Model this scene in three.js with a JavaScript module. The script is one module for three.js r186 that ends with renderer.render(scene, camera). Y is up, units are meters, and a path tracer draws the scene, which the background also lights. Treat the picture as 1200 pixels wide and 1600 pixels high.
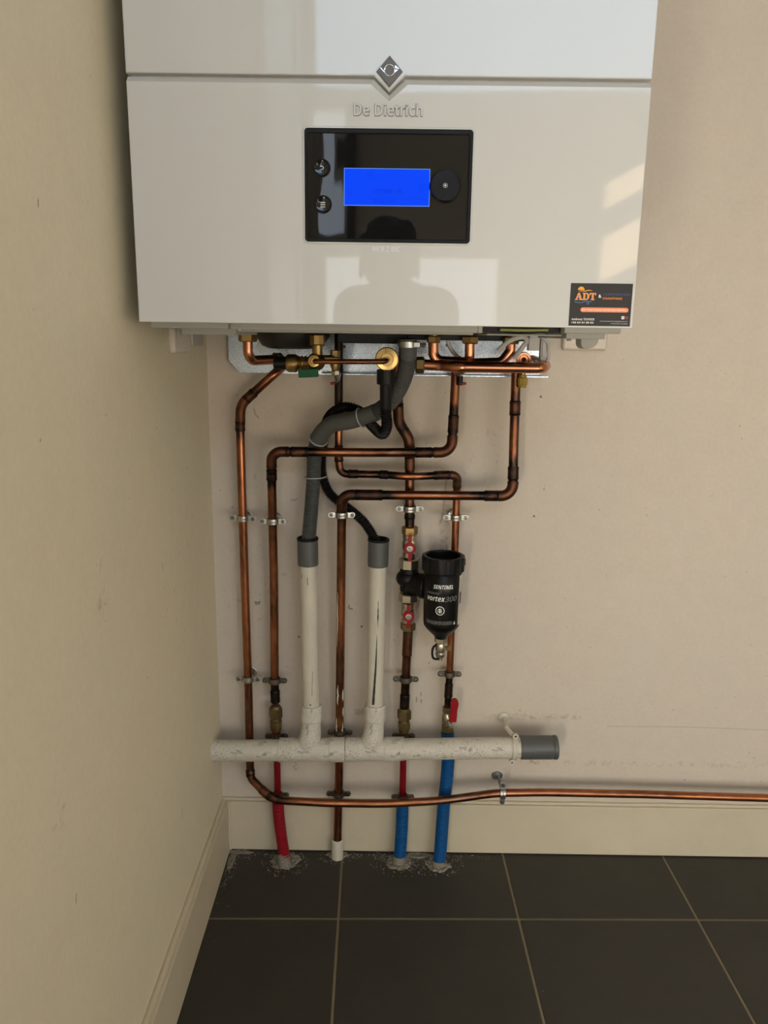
import * as THREE from 'three';
import { RectAreaLightUniformsLib } from 'three/addons/lights/RectAreaLightUniformsLib.js';
import { RoundedBoxGeometry } from 'three/addons/geometries/RoundedBoxGeometry.js';
import { ImprovedNoise } from 'three/addons/math/ImprovedNoise.js';
import { mergeGeometries, mergeVertices } from 'three/addons/utils/BufferGeometryUtils.js';
import { FontLoader } from 'three/addons/loaders/FontLoader.js';
import { TextGeometry } from 'three/addons/geometries/TextGeometry.js';
import { MarchingCubes } from 'three/addons/objects/MarchingCubes.js';

// ---------- camera, sky, sun, exposure ----------
const scene = new THREE.Scene();
const camera = new THREE.PerspectiveCamera(2 * Math.atan(800 / 1235.1) * 180 / Math.PI, 0.75, 0.01, 60);
camera.rotation.order = 'YXZ';
camera.position.set(0, 1.0554, 1.4594);
camera.rotation.set(-0.2233, 0.0028, 0.0134);
scene.add(camera);

const renderer = new THREE.WebGLRenderer({ antialias: true });
renderer.toneMapping = THREE.LinearToneMapping;
renderer.toneMappingExposure = 2.16;
renderer.outputColorSpace = THREE.SRGBColorSpace;
renderer.shadowMap.enabled = true;
RectAreaLightUniformsLib.init();
scene.background = new THREE.Color(0.6, 0.78, 1.0);

// room: left wall x -0.329, right wall 2.3, back wall z 0, rear wall z 2.6, ceiling 2.5
const XL = -0.329, XR = 2.3, ZR = 2.6, HC = 2.5;
// unseen openings, placed for light and reflections: [from, to, sill, head] along the wall
const W1 = [-0.29, 0.46, 0.2, 1.38], W2 = [1.65, 2.4, 0.4, 1.5], W3 = [1.53, 1.77, 2.05, 2.46], W4 = [0.52, 1.95, 0.12, 1.02], W5 = [-0.325, 1.25, 1.87, 2.4], W6 = [1.6, 2.22, 0.12, 0.86], W7 = [-0.302, -0.155, 1.4, 1.86];
// light in the unseen openings, strengths chosen for walls and boiler front
function areaLight(color, power, w, h, pos, target) {
  const l = new THREE.RectAreaLight(color, power, w, h);
  l.position.set(...pos); l.lookAt(...target); scene.add(l); return l;
}
const rearLight = (W, c, p) => { const x = (W[0] + W[1]) / 2, y = (W[2] + W[3]) / 2; areaLight(c, p, W[1] - W[0] - 0.1, W[3] - W[2] - 0.1, [x, y, ZR - 0.012], [x, y, 0]); };
const warm = new THREE.Color(1, 0.9, 0.72);
rearLight(W1, warm, 1.05);  // out of view, brightens the reflection round the person
rearLight(W4, warm, 1.5);  // out of view, placed low to light the back wall
areaLight(new THREE.Color(1, 0.98, 0.94), 0.6, 0.115, 0.43, [-0.2285, 1.63, ZR - 0.012], [-0.2285, 1.63, 0]);  // unseen slit, placed for the pale band mirrored in the control panel
rearLight(W5, new THREE.Color(0.58, 0.84, 1.15), 1.2);  // out of view, placed for the cool sheen on the upper panel
areaLight(warm, 1.2, W2[1] - W2[0] - 0.1, W2[3] - W2[2] - 0.1, [XR - 0.012, 0.95, 2.025], [0, 0.95, 2.025]);  // out of view on the right, placed to light the left wall
areaLight(warm, 10, W6[1] - W6[0] - 0.1, W6[3] - W6[2] - 0.1, [XL + 0.012, 0.49, 1.91], [2, 0.49, 1.91]);  // unseen low opening on the left, placed to light pipes and walls
const sun = new THREE.DirectionalLight(new THREE.Color(1, 0.78, 0.55), 24);
sun.target.position.set(0.93, 1.43, ZR); sun.position.set(0.93 + 0.75 * 6, 1.43 + 0.4 * 6, ZR - 0.5 * 6);
sun.castShadow = true; sun.shadow.mapSize.set(2048, 2048);
Object.assign(sun.shadow.camera, { left: -4, right: 4, top: 4, bottom: -4, near: 0.1, far: 20 });
scene.add(sun, sun.target);

// ---------- helpers ----------
const N = new ImprovedNoise();
const noise = (x, y, z) => N.noise(x, y, z);
let seed = 7; const rnd = () => (seed = (seed * 16807) % 2147483647) / 2147483647;
const V = (a) => (a.isVector3 ? a.clone() : new THREE.Vector3(...a));
const names = new Map();
function numbered(name) { const k = names.get(name) || 0; names.set(name, k + 1); return k ? `${name}_${String(k).padStart(3, '0')}` : name; }
function thing(name, label, category, pos = [0, 0, 0], group) {
  const o = new THREE.Group(); o.name = numbered(name); o.position.set(...pos); o.userData = { label, category };
  if (group) o.userData.group = group;
  scene.add(o); return o;
}
function mesh(name, geo, mat, parent, label) {         // geometry in the parent's own axes
  const m = new THREE.Mesh(geo, mat); m.name = name; m.castShadow = m.receiveShadow = true;
  if (label) m.userData.label = label;
  parent.add(m); return m;
}
function part(parent, name, geo, mat, label) {          // geometry given in room axes
  const p = new THREE.Vector3(); for (let o = parent; o && o !== scene; o = o.parent) p.add(o.position);
  geo.translate(-p.x, -p.y, -p.z); return mesh(name, geo, mat, parent, label);
}
function structure(name, geo, mat) { const m = mesh(name, geo, mat, scene); m.userData.kind = 'structure'; return m; }
function clean(g) { g = g.index ? g.toNonIndexed() : g; for (const k of Object.keys(g.attributes)) if (!['position', 'normal', 'uv'].includes(k)) g.deleteAttribute(k); return g; }
const merge = (list) => mergeGeometries(list.map(clean));
const box = (x0, x1, y0, y1, z0, z1) => new THREE.BoxGeometry(x1 - x0, y1 - y0, z1 - z0).translate((x0 + x1) / 2, (y0 + y1) / 2, (z0 + z1) / 2);
const rbox = (x0, x1, y0, y1, z0, z1, r = 0.001, s = 2) => new RoundedBoxGeometry(x1 - x0, y1 - y0, z1 - z0, s, r).translate((x0 + x1) / 2, (y0 + y1) / 2, (z0 + z1) / 2);
function along(geo, a, dir) { // turn +y of geo to dir and move to a
  const q = new THREE.Quaternion().setFromUnitVectors(new THREE.Vector3(0, 1, 0), V(dir).normalize());
  return geo.applyQuaternion(q).translate(...V(a).toArray());
}
// lathe from [radius, height] pairs, along a direction; sharp profile corners are doubled
function lathe(prof, seg = 32) {
  const pts = []; prof.forEach(([r, y]) => pts.push(new THREE.Vector2(Math.max(r, 1e-5), y)));
  const g = new THREE.LatheGeometry(pts, seg);
  return crease(g, 0.6);
}
function crease(g, angle) {
  g = g.index ? g.toNonIndexed() : g; const p = g.attributes.position, n = p.count, fn = [], map = new Map(), key = (i) => `${Math.round(p.getX(i) * 1e5)},${Math.round(p.getY(i) * 1e5)},${Math.round(p.getZ(i) * 1e5)}`;
  const a = new THREE.Vector3(), b = new THREE.Vector3(), c = new THREE.Vector3();
  for (let i = 0; i < n; i += 3) {
    a.fromBufferAttribute(p, i); b.fromBufferAttribute(p, i + 1); c.fromBufferAttribute(p, i + 2);
    const f = b.sub(a).cross(c.sub(a)); fn.push(f.clone());
    for (let k = 0; k < 3; k++) { const s = key(i + k); if (!map.has(s)) map.set(s, []); map.get(s).push(i / 3); }
  }
  const un = fn.map((f) => f.clone().normalize()), out = new Float32Array(n * 3), cs = Math.cos(angle);
  for (let i = 0; i < n; i++) {
    const f = un[i / 3 | 0], s = new THREE.Vector3();
    for (const j of map.get(key(i))) if (un[j].dot(f) > cs) s.add(fn[j]);
    if (s.lengthSq() < 1e-30) s.copy(f); s.normalize(); out.set([s.x, s.y, s.z], i * 3);
  }
  g.setAttribute('normal', new THREE.BufferAttribute(out, 3)); return g;
}
// chamfered prism with n sides (hex nut), height h, across-corner radius r, axis y, centred
function nutGeo(r, h, n = 6, c = 0.0015, turn = 0) {
  const g = crease(new THREE.LatheGeometry([[1e-5, -h / 2], [r - c, -h / 2], [r, -h / 2 + c], [r, h / 2 - c], [r - c, h / 2], [1e-5, h / 2]].map(([x, y]) => new THREE.Vector2(x, y)), n), 0.3);
  return g.rotateY(turn);
}
const cyl = (r, h, seg = 28, c = 0.0006) => lathe([[0, -h / 2], [r - c, -h / 2], [r, -h / 2 + c], [r, h / 2 - c], [r - c, h / 2], [0, h / 2]], seg);

// polyline with rounded corners -> dense list of {p, s}; also the s of each corner
function bent(pts, R = 0.02, step = 0.003) {
  pts = pts.map(V); const raw = [pts[0].clone()], corner = [];
  const rs = Array.isArray(R) ? R : pts.map(() => R);
  for (let i = 1; i < pts.length - 1; i++) {
    const a = pts[i].clone().sub(pts[i - 1]), b = pts[i + 1].clone().sub(pts[i]); const la = a.length(), lb = b.length(); a.normalize(); b.normalize();
    const th = Math.acos(THREE.MathUtils.clamp(a.dot(b), -1, 1)); if (th < 1e-3) { raw.push(pts[i].clone()); corner.push(raw.length - 1); continue; }
    let d = Math.min(rs[i] * Math.tan(th / 2), la * 0.48, lb * 0.48); const r = d / Math.tan(th / 2);
    const A = pts[i].clone().addScaledVector(a, -d), nrm = b.clone().addScaledVector(a, -a.dot(b)).normalize(), C = A.clone().addScaledVector(nrm, r), m = Math.max(4, Math.ceil(th / 0.13));
    for (let k = 0; k <= m; k++) { const t = th * k / m; raw.push(C.clone().addScaledVector(nrm, -r * Math.cos(t)).addScaledVector(a, r * Math.sin(t))); if (k === (m >> 1)) corner.push(raw.length - 1); }
  }
  raw.push(pts[pts.length - 1].clone());
  const rawS = [0]; for (let i = 1; i < raw.length; i++) rawS.push(rawS[i - 1] + raw[i].distanceTo(raw[i - 1]));
  const out = [{ p: raw[0], s: 0 }];
  for (let i = 1; i < raw.length; i++) { const L = rawS[i] - rawS[i - 1], n = Math.max(1, Math.ceil(L / step)); for (let k = 1; k <= n; k++) out.push({ p: raw[i - 1].clone().lerp(raw[i], k / n), s: rawS[i - 1] + L * k / n }); }
  out.corner = corner.map((i) => rawS[i]); out.length_m = rawS[raw.length - 1]; return out;
}
function smooth(pts, step = 0.003) {
  const c = new THREE.CatmullRomCurve3(pts.map(V), false, 'centripetal'); c.arcLengthDivisions = 600; const L = c.getLength(), n = Math.ceil(L / step);
  const out = c.getSpacedPoints(n).map((p, i) => ({ p, s: L * i / n })); out.length_m = L; return out;
}
function slice(path, s0, s1) { // sub-path between two lengths, with exact ends
  const at = (s) => { let i = 1; while (i < path.length - 1 && path[i].s < s) i++; const a = path[i - 1], b = path[i], t = (s - a.s) / Math.max(1e-9, b.s - a.s); return { p: a.p.clone().lerp(b.p, t), s }; };
  const o = [at(s0), ...path.filter((q) => q.s > s0 + 2e-4 && q.s < s1 - 2e-4), at(s1)]; o.length_m = s1 - s0; return o;
}
// sweep a round section: rad(s) radius, col(s, angle) -> [r,g,b]
function sweep(path, rad, { seg = 20, col = null, caps = true } = {}) {
  const rf = typeof rad === 'function' ? rad : () => rad, n = path.length, pos = [], nor = [], uv = [], cl = [], idx = [];
  let T = new THREE.Vector3(), U = new THREE.Vector3(), pT = null;
  const tan = (i) => path[Math.min(n - 1, i + 1)].p.clone().sub(path[Math.max(0, i - 1)].p).normalize();
  for (let i = 0; i < n; i++) {
    T = tan(i);
    if (!pT) { U = Math.abs(T.z) < 0.9 ? new THREE.Vector3(0, 0, 1) : new THREE.Vector3(1, 0, 0); } else { const q = new THREE.Quaternion().setFromUnitVectors(pT, T); U.applyQuaternion(q); }
    U.addScaledVector(T, -U.dot(T)).normalize(); pT = T; const W = T.clone().cross(U);
    const { p, s } = path[i], r = rf(s), e = 2e-4, dr = (rf(s + e) - rf(s - e)) / (2 * e);
    for (let k = 0; k <= seg; k++) {
      const a = k / seg * Math.PI * 2, d = U.clone().multiplyScalar(Math.cos(a)).addScaledVector(W, Math.sin(a));
      pos.push(p.x + d.x * r, p.y + d.y * r, p.z + d.z * r); const nn = d.clone().addScaledVector(T, -dr).normalize(); nor.push(nn.x, nn.y, nn.z); uv.push(s / 0.25, k / seg);
      if (col) cl.push(...col(s, a));
      if (i && k) { const b = i * (seg + 1) + k, c = b - seg - 1; idx.push(c - 1, c, b - 1, c, b, b - 1); }
    }
  }
  if (caps) for (const i of [0, n - 1]) {
    const b0 = pos.length / 3, T2 = tan(i).multiplyScalar(i ? 1 : -1), p = path[i].p;
    pos.push(p.x, p.y, p.z); nor.push(T2.x, T2.y, T2.z); uv.push(0, 0); if (col) cl.push(...col(path[i].s, 0));
    for (let k = 0; k <= seg; k++) { const j = (i * (seg + 1) + k) * 3; pos.push(pos[j], pos[j + 1], pos[j + 2]); nor.push(T2.x, T2.y, T2.z); uv.push(0, 0); if (col) cl.push(cl[j], cl[j + 1], cl[j + 2]); if (k) i ? idx.push(b0, b0 + k, b0 + k + 1) : idx.push(b0, b0 + k + 1, b0 + k); }
  }
  const g = new THREE.BufferGeometry(); g.setAttribute('position', new THREE.Float32BufferAttribute(pos, 3)); g.setAttribute('normal', new THREE.Float32BufferAttribute(nor, 3)); g.setAttribute('uv', new THREE.Float32BufferAttribute(uv, 2));
  if (col) g.setAttribute('color', new THREE.Float32BufferAttribute(cl, 3));
  g.setIndex(idx); return g;
}
// ---------- textures ----------
function dataTex(w, h, f, srgb, rx = 1, ry = 1) {
  const d = new Uint8Array(w * h * 4);
  for (let y = 0; y < h; y++) for (let x = 0; x < w; x++) { const c = f(x / w, y / h, x, y), o = (y * w + x) * 4; d[o] = c[0] * 255; d[o + 1] = c[1] * 255; d[o + 2] = c[2] * 255; d[o + 3] = 255; }
  const t = new THREE.DataTexture(d, w, h); t.wrapS = t.wrapT = THREE.RepeatWrapping; t.magFilter = THREE.LinearFilter; t.minFilter = THREE.LinearMipmapLinearFilter; t.generateMipmaps = true;
  if (srgb) t.colorSpace = THREE.SRGBColorSpace; t.repeat.set(rx, ry); t.needsUpdate = true; return t;
}
const clamp01 = (v) => Math.min(1, Math.max(0, v));
// periodic noise: blends copies so that the edges meet
function tileNoise(u, v, f, z) { const g = (a, b) => noise(a * f, b * f, z); const w = (t) => t; return (g(u, v) * (1 - w(u)) * (1 - w(v)) + g(u - 1, v) * w(u) * (1 - w(v)) + g(u, v - 1) * (1 - w(u)) * w(v) + g(u - 1, v - 1) * w(u) * w(v)); }
function canvasTex(w, h, draw, srgb = true) {
  const c = document.createElement('canvas'); c.width = w; c.height = h; draw(c.getContext('2d'), w, h);
  const t = new THREE.CanvasTexture(c); if (srgb) t.colorSpace = THREE.SRGBColorSpace; t.anisotropy = 8; return t;
}
const rollerBump = dataTex(512, 512, (u, v) => { const n = 0.5 + 0.28 * tileNoise(u, v, 42, 1) + 0.2 * tileNoise(u, v, 90, 2) + 0.2 * tileNoise(u, v, 12, 3); return [n, n, n]; }, false);
const paintedTone = (base, amp, z) => dataTex(512, 512, (u, v) => { const n = 1 + amp * (tileNoise(u, v, 5, z) + 0.6 * tileNoise(u, v, 17, z + 3) + 0.35 * tileNoise(u, v, 60, z + 5)); return base.map((b) => clamp01(b * n)); }, true);

// wall paint with its scuffs and pencil marks; canvas covers w x h metres from (x0, y0)
function wallCanvas(w, h, x0, y0, ppm, base, draw, z) {
  return canvasTex(Math.round(w * ppm), Math.round(h * ppm), (g, W, H) => {
    const im = g.createImageData(W, H);
    for (let y = 0; y < H; y++) for (let x = 0; x < W; x++) {
      const n = 1 + 0.008 * noise(x / 90, y / 120, z) + 0.012 * noise(x / 23, y / 30, z + 4) + 0.016 * noise(x / 6, y / 7, z + 9) + (rnd() - 0.5) * 0.012, o = (y * W + x) * 4;
      const k = 0.006 * noise(x / 130, y / 150, z + 20);
      im.data[o] = base[0] * (n + k); im.data[o + 1] = base[1] * n; im.data[o + 2] = base[2] * (n - k); im.data[o + 3] = 255;
    }
    g.putImageData(im, 0, 0);
    const P = (x, y) => [(x - x0) * ppm, H - (y - y0) * ppm];
    draw(g, P, ppm);
  });
}
function specks(g, P, ppm, n, x0, x1, y0, y1, c) { for (let i = 0; i < n; i++) { const [x, y] = P(x0 + rnd() * (x1 - x0), y0 + rnd() * (y1 - y0)); g.fillStyle = `rgba(${c},${0.12 + rnd() * 0.4})`; g.beginPath(); g.ellipse(x, y, 0.4 + rnd() * 1.3, 0.4 + rnd() * 0.9, rnd() * 3, 0, 7); g.fill(); } }
function scribble(g, P, pts, w, style) { g.strokeStyle = style; g.lineWidth = w; g.lineCap = 'round'; g.beginPath(); pts.forEach(([x, y], i) => { const q = P(x, y); i ? g.lineTo(...q) : g.moveTo(...q); }); g.stroke(); }
function smear(g, P, x, y, rx, ry, n, c) { for (let i = 0; i < n; i++) { const a = rnd() * 6.3, r = Math.sqrt(rnd()), [px, py] = P(x + Math.cos(a) * r * rx, y + Math.sin(a) * r * ry); g.fillStyle = `rgba(${c},${0.03 + rnd() * 0.1})`; g.beginPath(); g.ellipse(px, py, 1 + rnd() * 5, 0.6 + rnd() * 2.2, rnd() * 3, 0, 7); g.fill(); } }

// ---------- materials ----------
const std = (o) => new THREE.MeshStandardMaterial(o);
const phy = (o) => new THREE.MeshPhysicalMaterial(o);
const M = {
  white: phy({ color: new THREE.Color(0.575, 0.575, 0.56), roughness: 0.42, clearcoat: 1, clearcoatRoughness: 0.03 }),
  whiteSide: std({ color: new THREE.Color(0.7, 0.7, 0.68), roughness: 0.4 }),
  tray: std({ color: new THREE.Color(0.33, 0.32, 0.29), roughness: 0.5 }),  // grey darkened to stand in for shade under the casing
  blackGloss: phy({ color: new THREE.Color(0.008, 0.008, 0.009), roughness: 0.02, ior: 1.5 }),
  blackTrim: phy({ color: new THREE.Color(0.006, 0.006, 0.0064), roughness: 0.34, specularIntensity: 0.4 }),
  blackPlastic: phy({ color: new THREE.Color(0.005, 0.005, 0.0052), roughness: 0.36, specularIntensity: 0.45 }),
  rubber: phy({ color: new THREE.Color(0.008, 0.0075, 0.007), roughness: 0.6, specularIntensity: 0.5 }),
  darkPan: std({ color: new THREE.Color(0.016, 0.014, 0.013), roughness: 0.5 }),
  emblem: std({ color: new THREE.Color(0.13, 0.13, 0.132), roughness: 0.5, metalness: 0.0 }),
  chrome: std({ color: new THREE.Color(0.72, 0.72, 0.72), roughness: 0.2, metalness: 1 }),
  letter: std({ color: new THREE.Color(0.6, 0.6, 0.6), roughness: 0.4 }),
  letterRimShade: std({ color: new THREE.Color(0.27, 0.27, 0.27), roughness: 0.4 }),  // dark rim stands in for shade at the letter edges
  printGrey: std({ color: new THREE.Color(0.78, 0.79, 0.8), roughness: 0.5 }),
  copper: std({ vertexColors: true, metalness: 1, roughness: 0.3 }),
  copperJoint: std({ vertexColors: true, metalness: 1, roughness: 0.46 }),
  copperNew: std({ color: new THREE.Color(0.56, 0.235, 0.13), metalness: 1, roughness: 0.24 }),
  brass: std({ color: new THREE.Color(0.33, 0.22, 0.085), metalness: 1, roughness: 0.36 }),
  brassOld: std({ color: new THREE.Color(0.17, 0.125, 0.055), metalness: 0.9, roughness: 0.5 }),
  brassBright: std({ color: new THREE.Color(0.55, 0.38, 0.15), metalness: 1, roughness: 0.3 }),
  nickel: std({ color: new THREE.Color(0.5, 0.46, 0.38), metalness: 1, roughness: 0.3 }),
  zinc: std({ color: new THREE.Color(0.46, 0.46, 0.44), metalness: 1, roughness: 0.3 }),
  zincDark: std({ color: new THREE.Color(0.2, 0.2, 0.19), metalness: 1, roughness: 0.35 }),
  zincOld: std({ color: new THREE.Color(0.16, 0.14, 0.11), metalness: 0.9, roughness: 0.42 }),
  redHandle: phy({ color: new THREE.Color(0.27, 0.005, 0.009), roughness: 0.35, specularIntensity: 0.6 }),
  green: phy({ color: new THREE.Color(0.003, 0.085, 0.03), roughness: 0.45, specularIntensity: 0.5 }),
  greyHose: phy({ color: new THREE.Color(0.085, 0.088, 0.084), roughness: 0.45, specularIntensity: 0.6 }),
  greySleeve: std({ color: new THREE.Color(0.078, 0.081, 0.077), roughness: 0.75 }),
  greyPvc: std({ color: new THREE.Color(0.085, 0.087, 0.083), roughness: 0.42 }),
  barePvc: std({ color: new THREE.Color(0.035, 0.034, 0.03), roughness: 0.6 }),
  tie: std({ color: new THREE.Color(0.36, 0.36, 0.35), roughness: 0.5 }),
  cable: std({ color: new THREE.Color(0.45, 0.44, 0.42), roughness: 0.5 }),
  redPipe: phy({ color: new THREE.Color(0.18, 0.003, 0.008), roughness: 0.4, specularIntensity: 0.5 }),
  blue: phy({ color: new THREE.Color(0.002, 0.075, 0.24), roughness: 0.4, specularIntensity: 0.5 }),
  yellow: std({ color: new THREE.Color(0.28, 0.18, 0.012), roughness: 0.4 }),
  yellowGreen: std({ color: new THREE.Color(0.22, 0.25, 0.06), roughness: 0.5 }),
  creamPlastic: std({ color: new THREE.Color(0.62, 0.54, 0.46), roughness: 0.35 }),
  ceiling: std({ color: new THREE.Color(0.72, 0.7, 0.66), roughness: 0.9 }),
  doorWhite: std({ color: new THREE.Color(0.82, 0.81, 0.78), roughness: 0.4 }),
  glass: phy({ color: 0xffffff, transmission: 1, roughness: 0, thickness: 0 }),
};
M.galvanised = std({ metalness: 0.9, roughness: 0.38, map: dataTex(256, 256, (u, v) => { const n = 0.8 + 0.2 * tileNoise(u, v, 30, 3) + 0.25 * tileNoise(u, v, 60, 8); return [n * 0.95, n, n * 1.06].map(clamp01); }, true, 8, 8), roughnessMap: dataTex(256, 256, (u, v) => { const n = clamp01(0.8 + 0.5 * tileNoise(u, v, 34, 5)); return [n, n, n]; }, false, 8, 8) });
const agedPvc = dataTex(512, 512, (u, v) => {
  const n = tileNoise(u, v, 9, 1) + 0.6 * tileNoise(u, v, 30, 2), sp = tileNoise(u, v, 70, 4), st = tileNoise(u, v * 0.25 + 0.1, 26, 7);
  let k = 0.8 + 0.06 * n; if (sp > 0.36) k -= 0.42 * clamp01((sp - 0.34) * 7); if (n > 0.25) k -= 0.3 * clamp01((n - 0.1) * 2) * (0.55 + 1.3 * st);
  return [k, k * 0.968, k * 0.9].map(clamp01);
}, true);
M.pvc = std({ map: agedPvc, roughness: 0.5, bumpMap: dataTex(256, 256, (u, v) => { const n = 0.5 + 0.4 * tileNoise(u, v, 10, 6) + 0.15 * tileNoise(u, v, 40, 2); return [n, n, n]; }, false), bumpScale: 0.0014 });
M.plainPvc = std({ map: paintedTone([0.8, 0.775, 0.71], 0.04, 12), roughness: 0.42 });

// tarnish of soldered copper: bright orange, brown skin, black heat marks round the joints (list of [s, half width, strength])
function copperTone(id, burns = [], bright = 0.4, fleck = 0) {
  const A = [0.43, 0.165, 0.076], B = [0.14, 0.055, 0.03], K = [0.03, 0.022, 0.019], G = [0.24, 0.16, 0.11];
  return (s, a) => {
    const ca = Math.cos(a), sa = Math.sin(a), n1 = noise(s * 9 + id * 7, ca * 0.7, sa * 0.5 + id), n2 = noise(s * 55, ca * 1.5 + id, sa * 1.5), n3 = noise(s * 160 + id, ca * 3, sa * 3);
    const t = clamp01(bright + 1.1 * n1 + 0.45 * n2 + 0.15 * n3); let b = 0;
    for (const [c, w, k] of burns) { const d = Math.abs(s - c) / w; b = Math.max(b, k * clamp01(1.25 - d + 0.7 * n2 + 0.35 * n3)); }
    const gmix = clamp01((n1 * -1 + n2 - 0.25) * 1.4) * 0.5;
    return [0, 1, 2].map((i) => { let c = B[i] + (A[i] - B[i]) * t; c += (G[i] - c) * gmix; return c + (K[i] - c) * clamp01(b); });
  };
}

// ---------- the room ----------
function planarUV(g, fu, fv) { const p = g.attributes.position, uv = new Float32Array(p.count * 2); for (let i = 0; i < p.count; i++) { uv[i * 2] = fu(p.getX(i), p.getY(i), p.getZ(i)); uv[i * 2 + 1] = fv(p.getX(i), p.getY(i), p.getZ(i)); } g.setAttribute('uv', new THREE.BufferAttribute(uv, 2)); return g; }
{
  const GR = '70,60,50';
  const tb = wallCanvas(1.6, 1.7, XL, 0, 900, [203, 191, 176], (g, P, ppm) => {
    specks(g, P, ppm, 260, XL, 1.25, 0.1, 1.1, GR);
    scribble(g, P, [[-0.253, 0.541], [-0.249, 0.54], [-0.243, 0.541]], 1.6, 'rgba(60,50,42,.75)');
    scribble(g, P, [[-0.251, 0.54], [-0.2515, 0.536], [-0.245, 0.5365], [-0.2445, 0.54]], 1.3, 'rgba(60,50,42,.7)');
    scribble(g, P, [[-0.069, 0.537], [-0.0705, 0.532], [-0.0675, 0.529], [-0.065, 0.531], [-0.063, 0.529]], 1.4, 'rgba(60,50,42,.7)');
    for (const [x, y] of [[-0.0449, 0.4934], [-0.168, 0.4701], [0.2801, 0.9444], [0.28, 0.72]]) { const [a, b] = P(x, y); g.fillStyle = 'rgba(50,42,36,.8)'; g.beginPath(); g.arc(a, b, 1.7, 0, 7); g.fill(); }
    scribble(g, P, [[0.066, 0.345], [0.066, 0.335]], 1.6, 'rgba(80,72,62,.6)'); scribble(g, P, [[0.0743, 0.356], [0.0745, 0.348]], 1.4, 'rgba(80,72,62,.5)'); scribble(g, P, [[0.075, 0.34], [0.0755, 0.334]], 1.8, 'rgba(80,72,62,.6)');
    scribble(g, P, [[-0.246, 0.915], [-0.244, 0.905], [-0.238, 0.899]], 2.2, 'rgba(110,98,86,.45)');
    scribble(g, P, [[0.112, 0.79], [0.109, 0.74], [0.105, 0.71]], 3, 'rgba(110,100,90,.3)');
    scribble(g, P, [[0.117, 0.66], [0.117, 0.63]], 2, 'rgba(90,80,70,.35)');
    smear(g, P, 0.11, 0.7, 0.008, 0.06, 60, GR); smear(g, P, 0.02, 0.235, 0.012, 0.02, 50, GR); smear(g, P, -0.05, 0.312, 0.012, 0.008, 30, GR);
    smear(g, P, 0.3, 0.306, 0.1, 0.007, 130, '120,108,80'); smear(g, P, 0.26, 0.232, 0.03, 0.008, 40, GR); smear(g, P, 0.62, 0.206, 0.36, 0.006, 150, '110,98,82'); smear(g, P, -0.25, 0.55, 0.06, 0.25, 60, GR);
    scribble(g, P, [[0.3, 0.212], [0.306, 0.206], [0.313, 0.203]], 1.8, 'rgba(90,80,70,.5)');
    scribble(g, P, [[0.45, 0.288], [0.6, 0.289], [0.82, 0.284]], 1.2, 'rgba(120,108,92,.35)');
    scribble(g, P, [[-0.18, 0.745], [-0.174, 0.744], [-0.168, 0.747]], 1.4, 'rgba(80,72,62,.5)');
    smear(g, P, 0.2, 0.83, 0.05, 0.06, 40, '120,110,100'); smear(g, P, 0.02, 0.86, 0.12, 0.05, 60, '120,110,100');
    scribble(g, P, [[-0.18, 0.2], [-0.176, 0.192], [-0.182, 0.186], [-0.178, 0.18], [-0.174, 0.185]], 1.2, 'rgba(90,82,72,.5)');
  }, 3);
  tb.wrapS = tb.wrapT = THREE.RepeatWrapping;
  const wb = std({ map: tb, roughness: 0.62, bumpMap: rollerBump, bumpScale: 0.0007 }); wb.bumpMap = rollerBump;
  structure('wall_back', planarUV(box(XL - 0.15, XR + 0.15, -0.1, HC + 0.1, -0.15, 0), (x) => (x - XL) / 1.6, (x, y) => y / 1.7), wb);

  const tl = wallCanvas(1.6, 1.7, 0, 0, 800, [223, 213, 187], (g, P, ppm) => {
    specks(g, P, ppm, 110, 0, 1.4, 0.15, 1.4, GR);
    smear(g, P, 0.587, 0.745, 0.014, 0.016, 26, '125,110,90'); smear(g, P, 0.59, 0.79, 0.01, 0.006, 8, '125,110,90'); smear(g, P, 0.741, 0.565, 0.02, 0.03, 12, '140,126,108');
    scribble(g, P, [[0.677, 1.172], [0.678, 1.166]], 1.6, 'rgba(90,80,66,.6)'); scribble(g, P, [[0.72, 0.46], [0.722, 0.45]], 1.6, 'rgba(90,80,66,.5)'); scribble(g, P, [[0.3, 0.29], [0.303, 0.27]], 1.6, 'rgba(90,80,66,.4)');
    smear(g, P, 0.25, 0.72, 0.1, 0.18, 60, '120,106,90');
  }, 11);
  tl.wrapS = tl.wrapT = THREE.RepeatWrapping;
  const wl = std({ map: tl, roughness: 0.6, bumpMap: rollerBump, bumpScale: 0.0007 });

  const plain = std({ map: paintedTone([0.84, 0.8, 0.73], 0.03, 4), roughness: 0.7 });
  const holes = (u0, u1, list, place) => { // wall slab with openings, as boxes between the cuts
    const us = [...new Set([u0, u1, ...list.flatMap((w) => [w[0], w[1]])])].sort((p, q) => p - q), out = [];
    for (let i = 0; i + 1 < us.length; i++) { const m = (us[i] + us[i + 1]) / 2; let y = 0; for (const w of list.filter((v) => v[0] < m && v[1] > m).sort((p, q) => p[2] - q[2])) { if (w[2] > y) out.push(place(us[i], us[i + 1], y, w[2])); y = w[3]; } out.push(place(us[i], us[i + 1], y, HC)); }
    return merge(out);
  };
  structure('wall_left', planarUV(holes(0, ZR, [W6], (a, b, c, d) => box(XL - 0.12, XL, c, d, a, b)), (x, y, z) => z / 1.6, (x, y) => y / 1.7), wl);
  structure('wall_rear', holes(XL - 0.15, XR + 0.1, [W1, W4, W5, W7], (a, b, c, d) => box(a, b, c, d, ZR, ZR + 0.12)), plain);
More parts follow.
